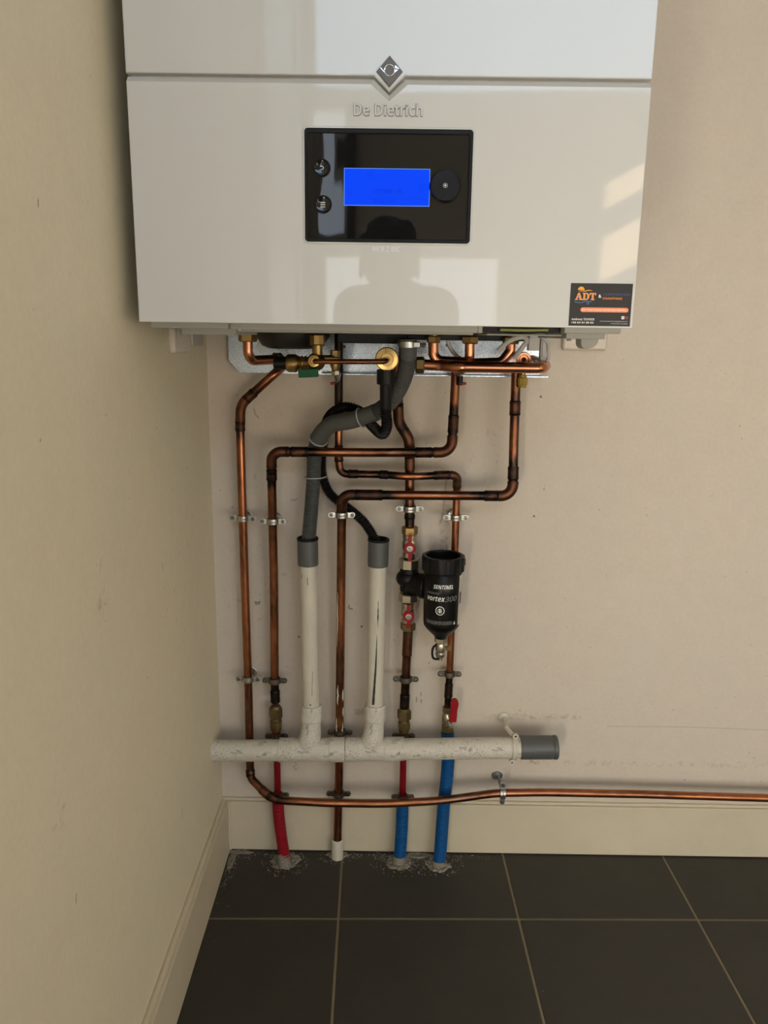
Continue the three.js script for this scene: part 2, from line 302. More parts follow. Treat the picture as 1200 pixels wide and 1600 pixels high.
  structure('wall_right', holes(0, ZR, [W2, W3], (a, b, c, d) => box(XR, XR + 0.1, c, d, a, b)), plain);
  structure('ceiling', box(XL - 0.15, XR + 0.1, HC, HC + 0.15, 0, ZR + 0.12), M.ceiling);
  const frame = (W, place, n, muntin, t = 0.05) => {
    const [a0, a1, y0, y1] = W, g = new THREE.Group(); g.name = `window_${n}`; g.userData.kind = 'structure'; scene.add(g); const fr = [];
    const bar = (u0, u1, v0, v1, d = 0.05) => fr.push(place(u0, u1, v0, v1, d));
    if (t) { bar(a0, a1, y0, y0 + t); bar(a0, a1, y1 - t, y1); bar(a0, a0 + t, y0 + t, y1 - t); bar(a1 - t, a1, y0 + t, y1 - t); }
    for (const m of muntin) bar(...m, 0.04);
    mesh('unseen_window_frame', merge(fr), M.doorWhite, g); mesh('unseen_window_pane', place(a0 + t, a1 - t, y0 + t, y1 - t, 0.004), M.glass, g);
  };
  const rearBox = (u0, u1, v0, v1, d) => box(u0, u1, v0, v1, ZR + 0.06 - d / 2, ZR + 0.06 + d / 2), sideBox = (u0, u1, v0, v1, d) => box(XR + 0.05 - d / 2, XR + 0.05 + d / 2, v0, v1, u0, u1);
  const leftBox = (u0, u1, v0, v1, d) => box(XL - 0.06 - d / 2, XL - 0.06 + d / 2, v0, v1, u0, u1);
  frame(W1, rearBox, 1, []); frame(W2, sideBox, 2, []); frame(W3, sideBox, 3, [[W3[0], W3[1], 2.25, 2.33]], 0.015); frame(W4, rearBox, 4, []); frame(W5, rearBox, 5, []); frame(W6, leftBox, 6, []); frame(W7, rearBox, 7, [], 0.015);  // windows out of view, placed for wall light and mirrored sun patches
  // unseen white door in the left wall: glazed below to light the pipes, panelled above
  const d1 = new THREE.Group(); d1.name = 'unseen_door_1'; d1.userData.kind = 'structure'; scene.add(d1);
  mesh('unseen_door_frame', merge([box(XL, XL + 0.03, 0, 2.12, W6[0] - 0.08, W6[0]), box(XL, XL + 0.03, 0, 2.12, W6[1], W6[1] + 0.08), box(XL, XL + 0.03, 2.04, 2.12, W6[0], W6[1])]), M.doorWhite, d1);
  mesh('unseen_door_panel', rbox(XL, XL + 0.018, W6[3], 2.04, W6[0], W6[1], 0.004), M.doorWhite, d1); mesh('unseen_door_panel', rbox(XL, XL + 0.018, 0.01, W6[2], W6[0], W6[1], 0.004), M.doorWhite, d1);
  structure('unseen_trim_1', rbox(-0.158, -0.13, 1.385, 1.865, ZR - 0.034, ZR, 0.003), M.rubber);  // unseen dark strip, placed for the dark line mirrored in the control panel
  // ground outside
  structure('added_sun_blocker', box(3.4, 3.55, -0.1, 2.32, -3, 4), std({ color: new THREE.Color(0.4, 0.36, 0.3), roughness: 0.95 }));  // added wall, keeps the sun out of the low side window
  structure('ground', box(-8, 12, -0.4, -0.1, -3, 14), std({ color: new THREE.Color(0.45, 0.42, 0.37), roughness: 0.95 }));
}
// floor: grout bed with a tile for each cell, slightly askew to the walls
const flr = structure('floor', box(XL - 0.1, XR + 0.1, -0.1, -0.0012, -0.1, ZR + 0.1), std({ map: paintedTone([0.5, 0.455, 0.365], 0.1, 2), roughness: 0.9 }));
{
  const tone = (z) => dataTex(512, 512, (u, v) => {
    const n = 1 + 0.1 * tileNoise(u, v, 7, z) + 0.07 * tileNoise(u, v, 28, z + 2) + (rnd() - 0.5) * 0.1, sp = tileNoise(u, v, 130, z + 6);
    let c = [0.2, 0.19, 0.165].map((b) => b * n); if (sp > 0.72) c = c.map((b) => b + 0.12 * (sp - 0.6)); return c.map(clamp01);
  }, true);
  const tb = dataTex(256, 256, (u, v) => { const n = 0.5 + 0.3 * tileNoise(u, v, 20, 1) + 0.2 * tileNoise(u, v, 60, 3); return [n, n, n]; }, false);
  const mats = [3, 13, 23].map((z) => std({ map: tone(z), roughness: 0.55, bumpMap: tb, bumpScale: 0.0004 }));
  const P = 0.3335, G = 0.0022, xj = -0.0776, zt = 0.2041, tr = 0.0172;
  let k = 0;
  for (let j = -1; j < 12; j++) for (let i = -1; i < 8; i++) {
    const cx = xj + P * (i + 0.5), cz = zt + P * (j + 0.5);
    const x0 = Math.max(xj + P * i + G, XL - 0.01), x1 = Math.min(xj + P * (i + 1) - G, XR + 0.06), z0 = Math.max(zt + P * j + G, -0.01), z1 = Math.min(zt + P * (j + 1) - G, ZR + 0.06);
    if (x1 - x0 < 0.02 || z1 - z0 < 0.02) continue;
    const g = new RoundedBoxGeometry(x1 - x0, 0.008, z1 - z0, 1, 0.0012); const ox = rnd(), oz = rnd();
    planarUV(g, (x, y) => x / 0.5 + ox, (x, y, z) => z / 0.5 + oz);
    const m = mesh('tile', g, mats[k++ % 3], flr); const lx = (x0 + x1) / 2 - xj, lz = (z0 + z1) / 2 - zt;
    m.position.set(xj + lx * Math.cos(tr) + lz * Math.sin(tr), -0.004 + (rnd() - 0.5) * 0.0004, zt - lx * Math.sin(tr) + lz * Math.cos(tr)); m.rotation.y = tr;
  }
}
// baseboards
const boardMat = std({ map: paintedTone([0.79, 0.745, 0.65], 0.03, 31), roughness: 0.5, bumpMap: rollerBump, bumpScale: 0.0004 });
function wobblyBead(a, b, r, z, squash = 1) { // caulk bead
  const L = V(a).distanceTo(V(b)), n = Math.ceil(L / 0.006), path = []; for (let i = 0; i <= n; i++) path.push({ p: V(a).lerp(V(b), i / n).add(new THREE.Vector3(0, 0.0012 * noise(i * 0.07, z, 1), 0)), s: L * i / n });
  return sweep(path, (s) => r * (1 + 0.28 * noise(s * 22, z, 0) + 0.16 * noise(s * 80, z, 3)), { seg: 8 });
}
{
  const b = structure('baseboard_back', planarUV(rbox(XL + 0.0, XR, 0.0018, 0.113, 0, 0.012, 0.002), (x) => x / 0.7, (x, y) => y / 0.7), boardMat);
  mesh('caulk_bead', wobblyBead([XL, 0.1135, 0.002], [XR, 0.1135, 0.002], 0.0042, 5), boardMat, b);
  const l = structure('baseboard_left', planarUV(rbox(XL, XL + 0.014, 0.0, 0.113, 0.012, 1.52, 0.002), (x, y, z) => z / 0.7, (x, y) => y / 0.7), boardMat);
  mesh('caulk_bead', wobblyBead([XL + 0.003, 0.1135, 0.012], [XL + 0.003, 0.1135, 1.52], 0.0052, 9), boardMat, l);
  mesh('corner_bead', wobblyBead([XL + 0.014, 0.002, 0.0125], [XL + 0.0141, 0.113, 0.0125], 0.003, 14), boardMat, l);
}
// mortar left round the holes in the tiles
const mortarMat = std({ map: dataTex(256, 256, (u, v) => { const n = 0.5 + 0.22 * tileNoise(u, v, 9, 2) + 0.2 * tileNoise(u, v, 34, 5) + (rnd() - 0.5) * 0.08; return [n, n * 0.95, n * 0.86].map(clamp01); }, true, 3, 3), roughness: 0.95 });
function mortarPatch(cx, cz, rx, rz, h, z) {
  const R = 14, K = 90, pos = [], uv = [], idx = [];
  for (let i = 0; i <= R; i++) for (let k = 0; k < K; k++) {
    const t = i / R, a = k / K * Math.PI * 2, edge = 1 + 0.2 * noise(Math.cos(a) * 1.7, Math.sin(a) * 1.7, z) + 0.16 * noise(Math.cos(a) * 5, Math.sin(a) * 5, z + 2) + 0.12 * noise(Math.cos(a) * 11, Math.sin(a) * 11, z + 4);
    const x = cx + Math.cos(a) * rx * t * edge, zz = Math.max(0.0125, cz + Math.sin(a) * rz * t * edge);
    const bump = 0.75 + 0.8 * noise(x * 90, zz * 90, z) + 0.4 * noise(x * 240, zz * 240, z); const y = t === 1 ? -0.001 : Math.max(0.0002, h * Math.min(1, (1 - t) * 5 + 0.15) * bump);
    pos.push(x, y, zz); uv.push(x / 0.12, zz / 0.12);
    if (i) { const b = i * K + k, c = i * K + (k + 1) % K; idx.push(b - K, c - K, b, c - K, c, b); }
  }
  const g = new THREE.BufferGeometry(); g.setAttribute('position', new THREE.Float32BufferAttribute(pos, 3)); g.setAttribute('uv', new THREE.Float32BufferAttribute(uv, 2)); g.setIndex(idx); g.computeVertexNormals();
  mesh('mortar_patch', g, mortarMat, flr);
}
for (const a of [[-0.1955, 0.042, 0.03, 0.028, 0.004, 1], [-0.091, 0.022, 0.022, 0.014, 0.003, 4], [0.0355, 0.042, 0.026, 0.026, 0.004, 6], [0.115, 0.047, 0.026, 0.024, 0.004, 8], [0.076, 0.02, 0.03, 0.009, 0.0022, 12], [-0.295, 0.018, 0.03, 0.006, 0.003, 18], [-0.306, 0.045, 0.007, 0.03, 0.003, 21]]) mortarPatch(...a);
{ // crumbs and flakes of plaster scattered on the tiles near the wall
  const parts = [], add = (x, z, r, h) => { const g = new THREE.IcosahedronGeometry(1, 0), p = g.attributes.position; g.deleteAttribute('uv'); for (let i = 0; i < p.count; i++) { const k = 0.75 + 0.5 * Math.abs(noise(p.getX(i) * 3 + x * 99, p.getY(i) * 3, p.getZ(i) * 3 + z * 99)); p.setXYZ(i, p.getX(i) * k * r, Math.max(0, p.getY(i)) * k * h, p.getZ(i) * k * r * (0.5 + rnd() * 0.5)); } g.rotateY(rnd() * 6).translate(x, 0.0001, z); g.computeVertexNormals(); parts.push(g); };
  const near = (cx, cz, sx, sz, n, r0) => { for (let i = 0; i < n; i++) { const a = rnd() * 6.283, q = Math.pow(rnd(), 0.7), x = cx + Math.cos(a) * q * sx, z = cz + Math.sin(a) * q * sz; if (z > 0.0135 && x > XL + 0.016) add(x, z, r0 * (0.3 + rnd() * rnd() * 1.6), 0.0004 + rnd() * 0.0012); } };
  near(-0.1955, 0.05, 0.05, 0.045, 260, 0.0016); near(-0.091, 0.024, 0.045, 0.03, 170, 0.0015); near(0.036, 0.04, 0.06, 0.05, 300, 0.0016); near(0.115, 0.04, 0.055, 0.05, 260, 0.0016); near(0.076, 0.024, 0.09, 0.03, 380, 0.0014); near(-0.02, 0.02, 0.08, 0.014, 160, 0.0013); near(-0.28, 0.02, 0.06, 0.02, 180, 0.0016); near(-0.305, 0.06, 0.014, 0.07, 130, 0.0015); near(0.19, 0.018, 0.07, 0.012, 60, 0.001); near(-0.306, 0.22, 0.02, 0.2, 26, 0.0012); near(0.2, 0.25, 0.5, 0.3, 26, 0.0009);
  const m = mesh('plaster_crumbs', mergeGeometries(parts), std({ color: new THREE.Color(0.27, 0.24, 0.2), roughness: 0.95 }), flr, 'plaster crumbs and smears on the tiles'); m.userData.kind = 'stuff';
}

// ---------- the boiler ----------
const fonts = await new FontLoader().loadAsync('fonts/droid/droid_sans_regular.typeface.json');
const fontBold = await new FontLoader().loadAsync('fonts/droid/droid_sans_bold.typeface.json');
function text3(str, x0, x1, y, size, z, depth, font = fonts, bevel = 0) { // text between x0 and x1, baseline y, on the plane z
  const g = new TextGeometry(str, { font, size, depth, curveSegments: 6, bevelEnabled: bevel > 0, bevelSize: bevel, bevelThickness: bevel, bevelSegments: 2 });
  g.computeBoundingBox(); const b = g.boundingBox, k = (x1 - x0) / (b.max.x - b.min.x); g.scale(k, 1, 1).translate(x0 - b.min.x * k, y, z); return g;
}
const BX0 = -0.304, BX1 = 0.296, BY0 = 1.064, BY1 = 2.01, BZ = 0.472;
{
  const B = thing('wall_boiler', 'white glossy wall-hung gas boiler with black control panel and blue screen', 'boiler', [-0.004, BY0, 0]);
  const c = -0.0032, gy = 1.3392, vd = 0.0166, vw = 0.0178, lip = 0.0068;   // groove and its V below the emblem
  const shapeOf = (pts, r = 0) => { const s = new THREE.Shape(); pts.forEach(([x, y], i) => (i ? s.lineTo(x, y) : s.moveTo(x, y))); s.closePath(); return s; };
  const ext = (s, z0, z1, bev) => { const g = new THREE.ExtrudeGeometry(s, { depth: z1 - z0 - 2 * bev, bevelEnabled: true, bevelSize: bev, bevelThickness: bev, bevelSegments: 4, bevelOffset: -bev, curveSegments: 12 }); return crease(g.translate(0, 0, z0 + bev), 0.7); };
  part(B, 'casing', rbox(BX0 + 0.002, BX1 - 0.002, BY0 + 0.004, BY1 - 0.002, 0.012, 0.46, 0.002), M.whiteSide);
  part(B, 'upper_panel', ext(shapeOf([[BX0, BY1], [BX0, gy + 0.0012], [c - vw, gy + 0.0012], [c, gy + 0.0012 - vd], [c + vw, gy + 0.0012], [BX1, gy + 0.0012], [BX1, BY1]]), 0.455, BZ, 0.0016), M.white);
  const yl = gy - lip, dv = lip * 0.42;
  // front panel: flat face plus the lip that slopes back into the groove
  const face = ext(shapeOf([[BX0, BY0], [BX1, BY0], [BX1, yl], [c + vw + dv, yl], [c, yl - vd - dv * 0.4], [c - vw - dv, yl], [BX0, yl]]), 0.45, BZ, 0.0014);
  const up = [[BX0 + 0.0006, gy - 0.0014], [c - vw, gy - 0.0014], [c, gy - 0.0014 - vd], [c + vw, gy - 0.0014], [BX1 - 0.0006, gy - 0.0014]], lo = [[BX0 + 0.0006, yl], [c - vw - dv, yl], [c, yl - vd - dv * 0.4], [c + vw + dv, yl], [BX1 - 0.0006, yl]], lp = [];
  const quad = (a, b, cc, d) => lp.push(...a, ...b, ...cc, ...a, ...cc, ...d);
  for (let i = 0; i < 4; i++) { const L0 = [...lo[i], BZ - 0.0012], L1 = [...lo[i + 1], BZ - 0.0012], U0 = [...up[i], BZ - 0.0058], U1 = [...up[i + 1], BZ - 0.0058], R0 = [up[i][0], up[i][1], 0.458], R1 = [up[i + 1][0], up[i + 1][1], 0.458]; quad(L0, L1, U1, U0); quad(U0, U1, R1, R0); }
  const lg = new THREE.BufferGeometry(); lg.setAttribute('position', new THREE.Float32BufferAttribute(lp, 3)); lg.setAttribute('uv', new THREE.Float32BufferAttribute(new Float32Array(lp.length / 3 * 2), 2)); lg.computeVertexNormals();
  part(B, 'front_panel', merge([face, lg]), M.white);
  // emblem: grey lozenge with a pale ring and two small darts
  const dia = (h, w) => shapeOf([[0, h], [w, 0], [0, -h], [-w, 0]]);
  const eg = new THREE.ExtrudeGeometry(dia(0.0162, 0.0148), { depth: 0.0022, bevelEnabled: true, bevelSize: 0.001, bevelThickness: 0.001, bevelSegments: 2, bevelOffset: -0.001 }).translate(c, 1.3443, BZ);
  const em = part(B, 'emblem', crease(eg, 0.4), M.emblem);
  const dart = (pts) => new THREE.ExtrudeGeometry(shapeOf(pts), { depth: 0.0008, bevelEnabled: false }).translate(c, 1.3443, BZ + 0.003);
  part(em, 'emblem_ring', merge([new THREE.TorusGeometry(0.0058, 0.00045, 8, 48).translate(c, 1.3452, BZ + 0.0034), dart([[0.0062, 0.0062], [0.0112, 0.0022], [0.0062, 0.003]]), dart([[0.0058, -0.0018], [0.0098, 0.0014], [0.0054, 0.0015]]), dart([[-0.0108, 0.0034], [-0.0102, 0.0038], [-0.0055, -0.001], [-0.006, -0.0016]]), dart([[-0.0066, 0.0008], [-0.0044, 0.0016], [-0.0054, 0.0036]])]), M.chrome);
  const lt = part(B, 'lettering', text3('De Dietrich', -0.0438, 0.0356, 1.2983, 0.0122, BZ, 0.0006, fonts, 0.0007), M.letterRimShade);
  part(lt, 'letter_face', text3('De Dietrich', -0.0436, 0.0353, 1.2986, 0.0122, BZ + 0.0008, 0.0008, fonts, 0.0002), M.letter);
  part(B, 'lettering', text3('MCR 2 BIC', -0.0207, 0.0122, 1.1496, 0.0056, BZ, 0.0003, fonts), M.printGrey);
  // control panel
  const rr = (x0, x1, y0, y1, r, s = new THREE.Shape()) => { s.moveTo(x0 + r, y0); s.lineTo(x1 - r, y0); s.absarc(x1 - r, y0 + r, r, -Math.PI / 2, 0); s.lineTo(x1, y1 - r); s.absarc(x1 - r, y1 - r, r, 0, Math.PI / 2); s.lineTo(x0 + r, y1); s.absarc(x0 + r, y1 - r, r, Math.PI / 2, Math.PI); s.lineTo(x0, y0 + r); s.absarc(x0 + r, y0 + r, r, Math.PI, Math.PI * 1.5); return s; };
  const px0 = -0.1006, px1 = 0.0946, py0 = 1.1594, py1 = 1.2844;
  const bez = rr(px0, px1, py0, py1, 0.004); bez.holes.push(rr(px0 + 0.003, px1 - 0.0045, py0 + 0.0042, py1 - 0.0058, 0.0012, new THREE.Path()));
  const cp = part(B, 'control_panel', crease(new THREE.ExtrudeGeometry(bez, { depth: 0.0026, bevelEnabled: true, bevelSize: 0.0012, bevelThickness: 0.0012, bevelSegments: 3, bevelOffset: -0.0012, curveSegments: 8 }).translate(0, 0, BZ - 0.001), 0.6), M.blackTrim);
  const halo = rr(px0 - 0.0022, px1 + 0.0022, py0 - 0.0022, py1 + 0.0022, 0.006); halo.holes.push(rr(px0 + 0.001, px1 - 0.001, py0 + 0.001, py1 - 0.001, 0.004, new THREE.Path()));
  part(B, 'panel_rim', crease(new THREE.ExtrudeGeometry(halo, { depth: 0.0008, bevelEnabled: true, bevelSize: 0.0008, bevelThickness: 0.0008, bevelSegments: 2, bevelOffset: -0.0008 }).translate(0, 0, BZ - 0.0004), 0.6), M.white);
  // the acrylic pane of the panel is slightly warped on its left
  const pg = new THREE.PlaneGeometry(px1 - px0 - 0.007, py1 - py0 - 0.0095, 100, 60); const pp = pg.attributes.position;
  for (let i = 0; i < pp.count; i++) { const x = pp.getX(i) / 0.094, y = pp.getY(i) / 0.06; pp.setZ(i, 0.00012 * Math.exp(-Math.pow((x + 0.78 - 0.06 * Math.sin(y * 2.6)) / 0.12, 2)) + 0.00003 * noise(x * 2.2, y * 1.6, 3)); }
  pg.computeVertexNormals(); part(cp, 'panel_face', pg.translate((px0 + px1) / 2 - 0.0008, (py0 + py1) / 2 - 0.0008, BZ + 0.0012), M.blackGloss);
  const scr = canvasTex(512, 210, (g, w, h) => {
    const gr = g.createLinearGradient(0, 0, w, 0); g.fillStyle = '#0046ff'; g.fillRect(0, 0, w, h);
    g.fillStyle = 'rgba(0,30,190,.55)'; g.font = 'bold 30px monospace'; g.fillText('SYSTEME OK', 168, 138); g.font = '20px monospace'; g.fillText('NORMAL MODE', 178, 192); g.fillRect(150, 168, 340, 2);
    g.lineWidth = 3; g.strokeStyle = 'rgba(0,30,190,.45)'; g.beginPath(); g.moveTo(140, 22); g.lineTo(140, 44); g.moveTo(160, 20); g.lineTo(168, 30); g.lineTo(168, 50); g.lineTo(152, 50); g.lineTo(152, 30); g.closePath(); g.stroke();
    g.beginPath(); g.moveTo(450, 80); g.lineTo(460, 120); g.lineTo(486, 120); g.moveTo(456, 96); g.lineTo(482, 92); g.stroke(); g.beginPath(); g.moveTo(18, 124); g.lineTo(40, 150); g.lineTo(56, 128); g.moveTo(24, 156); g.lineTo(30, 140); g.stroke();
    g.strokeStyle = 'rgba(150,190,255,.8)'; g.lineWidth = 4; g.strokeRect(1, 1, w - 2, h - 2);
  });
  part(cp, 'screen', planarUV(box(-0.0546, 0.0457, 1.2004, 1.2416, BZ + 0.0004, BZ + 0.0017), (x) => (x + 0.0546) / 0.1003, (x, y) => (y - 1.2004) / 0.0412), phy({ color: 0x000000, specularIntensity: 0.15, emissive: 0xffffff, emissiveMap: scr, emissiveIntensity: 0.45, roughness: 0.5 }), 'blue lit screen');
  const ringB = (x, y, icon) => {
    const b = part(cp, 'button', along(lathe([[0, 0.0002], [0.006, 0.0006], [0.0082, 0.0012], [0.0088, 0.0004], [0.0088, -0.001]].reverse(), 40), [x, y, BZ + 0.0016], [0, 0, 1]), M.blackGloss);
    part(b, 'button_ring', new THREE.TorusGeometry(0.0096, 0.0007, 8, 48).translate(x, y, BZ + 0.0016), M.blackTrim);
    part(b, 'button_icon', merge(icon), M.printGrey);
  };
  const zi = BZ + 0.0026;
  ringB(-0.0806, 1.2412, [new THREE.TorusGeometry(0.0017, 0.0004, 6, 20, Math.PI * 1.25).rotateZ(-Math.PI * 0.62).translate(-0.0803, 1.2412, zi), box(-0.0826, -0.0804, 1.2426, 1.2433, zi - 0.0003, zi + 0.0003)]);
  ringB(-0.0792, 1.2012, [0, 1, 2].map((k) => box(-0.0822, -0.0766, 1.2032 - k * 0.0024 - 0.0004, 1.2032 - k * 0.0024 + 0.0004, zi - 0.0003, zi + 0.0003)));
  const dial = part(cp, 'dial', along(lathe([[0.0186, 0], [0.0186, 0.0006], [0.0175, 0.0012], [0.0172, 0.0075], [0.0166, 0.0084], [0.0155, 0.0086], [0, 0.0084]], 64), [0.0633, 1.2226, BZ + 0.001], [0, 0, 1]), M.blackTrim);
  part(dial, 'dial_mark', merge([new THREE.TorusGeometry(0.0024, 0.0002, 6, 32).translate(0.0633, 1.2226, BZ + 0.0096), rbox(0.0623, 0.0643, 1.2216, 1.2236, BZ + 0.0093, BZ + 0.0099, 0.0002, 1)]), M.printGrey);
  // underside
  part(B, 'bottom_tray', merge([rbox(BX0 + 0.008, -0.2, 1.0572, BY0 + 0.004, 0.25, 0.452, 0.0015), rbox(-0.2, 0.112, 1.0562, BY0 + 0.004, 0.2, 0.44, 0.0015), rbox(-0.205, 0.112, 1.0535, 1.058, 0.19, 0.39, 0.0015), rbox(0.112, 0.118, 1.056, BY0 + 0.004, 0.3, 0.44, 0.0015), rbox(0.128, 0.226, 1.0535, 1.0558, 0.3, 0.4, 0.001), rbox(0.218, BX1 - 0.008, 1.0575, BY0 + 0.004, 0.25, 0.452, 0.0015)]), M.tray);
  part(B, 'dark_underside', merge([rbox(0.108, 0.224, 1.0575, BY0 + 0.004, 0.2, 0.43, 0.001), rbox(-0.2, 0.225, 1.0525, BY0 + 0.004, 0.05, 0.19, 0.001), rbox(-0.085, 0.03, 1.0375, 1.058, 0.06, 0.13, 0.002), rbox(0.03, 0.235, 1.044, 1.058, 0.04, 0.12, 0.002)]), M.blackPlastic, 'dark recess under the casing');
  part(B, 'expansion_pan', along(lathe([[0, -0.012], [0.04, -0.012], [0.052, -0.007], [0.062, 0.008], [0.064, 0.022]], 48), [-0.163, 1.0385, 0.082], [0, 1, 0]), M.darkPan);
  part(B, 'earth_wire', sweep(smooth([[0.14, 1.0607, 0.44], [0.17, 1.0604, 0.4405], [0.2, 1.0612, 0.44]]), 0.0018, { seg: 8 }), M.yellowGreen, 'yellow-green wire');
  for (const s of [-1, 1]) part(B, 'bracket', s < 0 ? merge([rbox(-0.268, -0.198, 1.0495, 1.0585, 0.24, 0.41, 0.001), rbox(-0.27, -0.266, 1.034, 1.0555, 0.3, 0.36, 0.001)]) : merge([rbox(0.232, 0.283, 1.0505, 1.0585, 0.2, 0.4, 0.001), along(nutGeo(0.004, 0.003), [0.238, 1.049, 0.39], [0, 1, 0])]), M.tray);
  part(B, 'hook', merge([0].map(() => { const s = new THREE.Shape(); s.moveTo(0, 0); s.lineTo(0.022, 0); s.quadraticCurveTo(0.022, -0.012, 0.006, -0.013); s.quadraticCurveTo(0.001, -0.012, 0, -0.006); s.closePath(); return crease(new THREE.ExtrudeGeometry(s, { depth: 0.03, bevelEnabled: true, bevelSize: 0.001, bevelThickness: 0.001, bevelSegments: 2 }), 0.6).translate(0.262, 1.051, 0.33); })), M.tray);
  part(B, 'screw', merge([along(cyl(0.003, 0.002, 16), [-0.187, 1.0575, 0.4408], [0, 0, 1])]), M.tray);
}
{ // sticker
  const tx = canvasTex(880, 600, (g, w, h) => {
    g.fillStyle = '#120d0b'; g.fillRect(0, 0, w, h);
    g.textBaseline = 'alphabetic';
    const og = '#f08a2a';
    g.fillStyle = '#f0a52c'; g.beginPath(); g.arc(150, 95, 48, Math.PI, 0); g.fill(); g.beginPath(); g.moveTo(100, 118); g.quadraticCurveTo(160, 92, 210, 104); g.quadraticCurveTo(270, 76, 320, 112); g.quadraticCurveTo(265, 92, 210, 118); g.quadraticCurveTo(160, 108, 100, 118); g.fill();
    g.font = 'bold 132px serif'; g.fillStyle = og; g.textAlign = 'left'; g.save(); g.translate(72, 232); g.scale(1.02, 1); g.strokeStyle = '#f7d9b8'; g.lineWidth = 5; g.strokeText('ADT', 0, 0); g.fillText('ADT', 0, 0); g.restore();
    g.strokeStyle = '#4f7fb5'; g.lineWidth = 9; g.beginPath(); g.moveTo(66, 258); g.quadraticCurveTo(130, 285, 190, 262); g.quadraticCurveTo(250, 240, 306, 262); g.stroke();
    g.strokeStyle = '#3f6aa8'; g.lineWidth = 6; for (let k = 0; k < 3; k++) { g.save(); g.translate(258, 278); g.rotate(k * Math.PI / 3); g.beginPath(); g.moveTo(-32, 0); g.lineTo(32, 0); g.stroke(); g.restore(); }
    g.fillStyle = '#f1ece6'; g.font = 'bold 60px sans-serif'; g.fillText('&', 400, 200);
    g.font = 'italic bold 45px sans-serif'; g.fillStyle = '#35497e'; g.save(); g.translate(462, 168); const k1 = 385 / g.measureText('CLIMATISATION').width; g.scale(k1, 1); g.fillText('CLIMATISATION', 0, 0); g.restore();
    g.font = 'bold 43px sans-serif'; g.fillStyle = og; g.save(); g.translate(462, 224); const k2 = 282 / g.measureText('CHAUFFAGE').width; g.scale(k2, 1); g.fillText('CHAUFFAGE', 0, 0); g.restore();
    g.fillStyle = '#2a2420'; g.font = '22px sans-serif'; g.fillText('. . . . . . . . . . .', 500, 270);
    const gb = '#ef8f66'; g.fillStyle = gb; g.beginPath(); g.moveTo(190, 338); g.lineTo(812, 338); g.arc(812, 371, 33, -Math.PI / 2, Math.PI / 2); g.lineTo(190, 404); g.arc(190, 371, 33, Math.PI / 2, -Math.PI / 2); g.fill();
    g.fillStyle = '#ffe0cc'; g.font = 'bold 34px sans-serif'; g.save(); g.translate(176, 384); const wd = 'ADT POSE DEPAN ENTRETIEN INSTALL.'; g.scale(650 / g.measureText(wd).width, 1); g.fillText(wd, 0, 0); g.restore();
    g.fillStyle = '#e6e6ea'; g.fillRect(752, 455, 40, 44); g.fillStyle = '#3a4a78'; g.font = 'bold 34px sans-serif'; g.fillText('f', 764, 490); g.fillStyle = '#7a3328'; g.fillRect(800, 455, 46, 44);
    g.fillStyle = '#f1ece6'; g.font = 'bold 40px serif'; g.save(); g.translate(36, 520); g.scale(330 / g.measureText('Anthony TESSIER').width, 1); g.fillText('Anthony TESSIER', 0, 0); g.restore();
    g.font = 'bold 36px sans-serif'; g.save(); g.translate(34, 566); g.scale(325 / g.measureText('+06 03 41 89 03').width, 1); g.fillText('+06 03 41 89 03', 0, 0); g.restore();
    g.fillStyle = '#cfcac4'; g.font = '23px sans-serif'; g.textAlign = 'right'; g.fillText('adt.climatisationchauffage@gmail.com', 846, 538); g.fillText('climatisation-chauffage', 846, 570);
  });
  const t = thing('sticker', 'black installer sticker with orange print on the lower right of the boiler front', 'sticker', [0.218, 1.0664, 0.472]);
  part(t, 'printed_face', planarUV(box(0.218, 0.2924, 1.0664, 1.1162, 0.4719, 0.4724), (x) => (x - 0.218) / 0.0744, (x, y) => (y - 1.0664) / 0.0498), phy({ map: tx, roughness: 0.5 }));
}
{ // galvanised mounting plate
  const s = new THREE.Shape(); s.moveTo(-0.287, 1.056); s.lineTo(-0.287, 1.003); s.lineTo(-0.268, 0.982); s.lineTo(-0.12, 0.9805); s.lineTo(0.27, 0.9845); s.lineTo(0.284, 0.99); s.lineTo(0.284, 1.056); s.closePath();
  for (const [x, y, r] of [[0.02, 0.9995, 0.004], [0.105, 1.035, 0.003], [-0.08, 1.03, 0.003]]) { const h = new THREE.Path(); h.absarc(x, y, r, 0, Math.PI * 2); s.holes.push(h); }
  const g = crease(new THREE.ExtrudeGeometry(s, { depth: 0.006, bevelEnabled: true, bevelSize: 0.0008, bevelThickness: 0.0008, bevelSegments: 2 }).translate(0, 0, 0.006), 0.5); planarUV(g, (x) => x / 0.5, (x, y) => y / 0.5);
  const t = thing('mounting_plate', 'spangled galvanised steel mounting plate on the wall under the boiler', 'bracket', [0, 0.981, 0.0]);
  part(t, 'plate', g, M.galvanised);
  const f = box(-0.12, 0.284, 0.9812, 0.9828, 0.012, 0.036); planarUV(f, (x) => x / 0.5, (x, y, z) => z / 0.5); part(t, 'folded_flange', f, M.galvanised);
  part(t, 'spacer', rbox(-0.25, -0.21, 1.0, 1.04, 0, 0.008), M.tray); part(t, 'spacer', rbox(0.2, 0.26, 1.0, 1.04, 0, 0.008), M.tray);
}
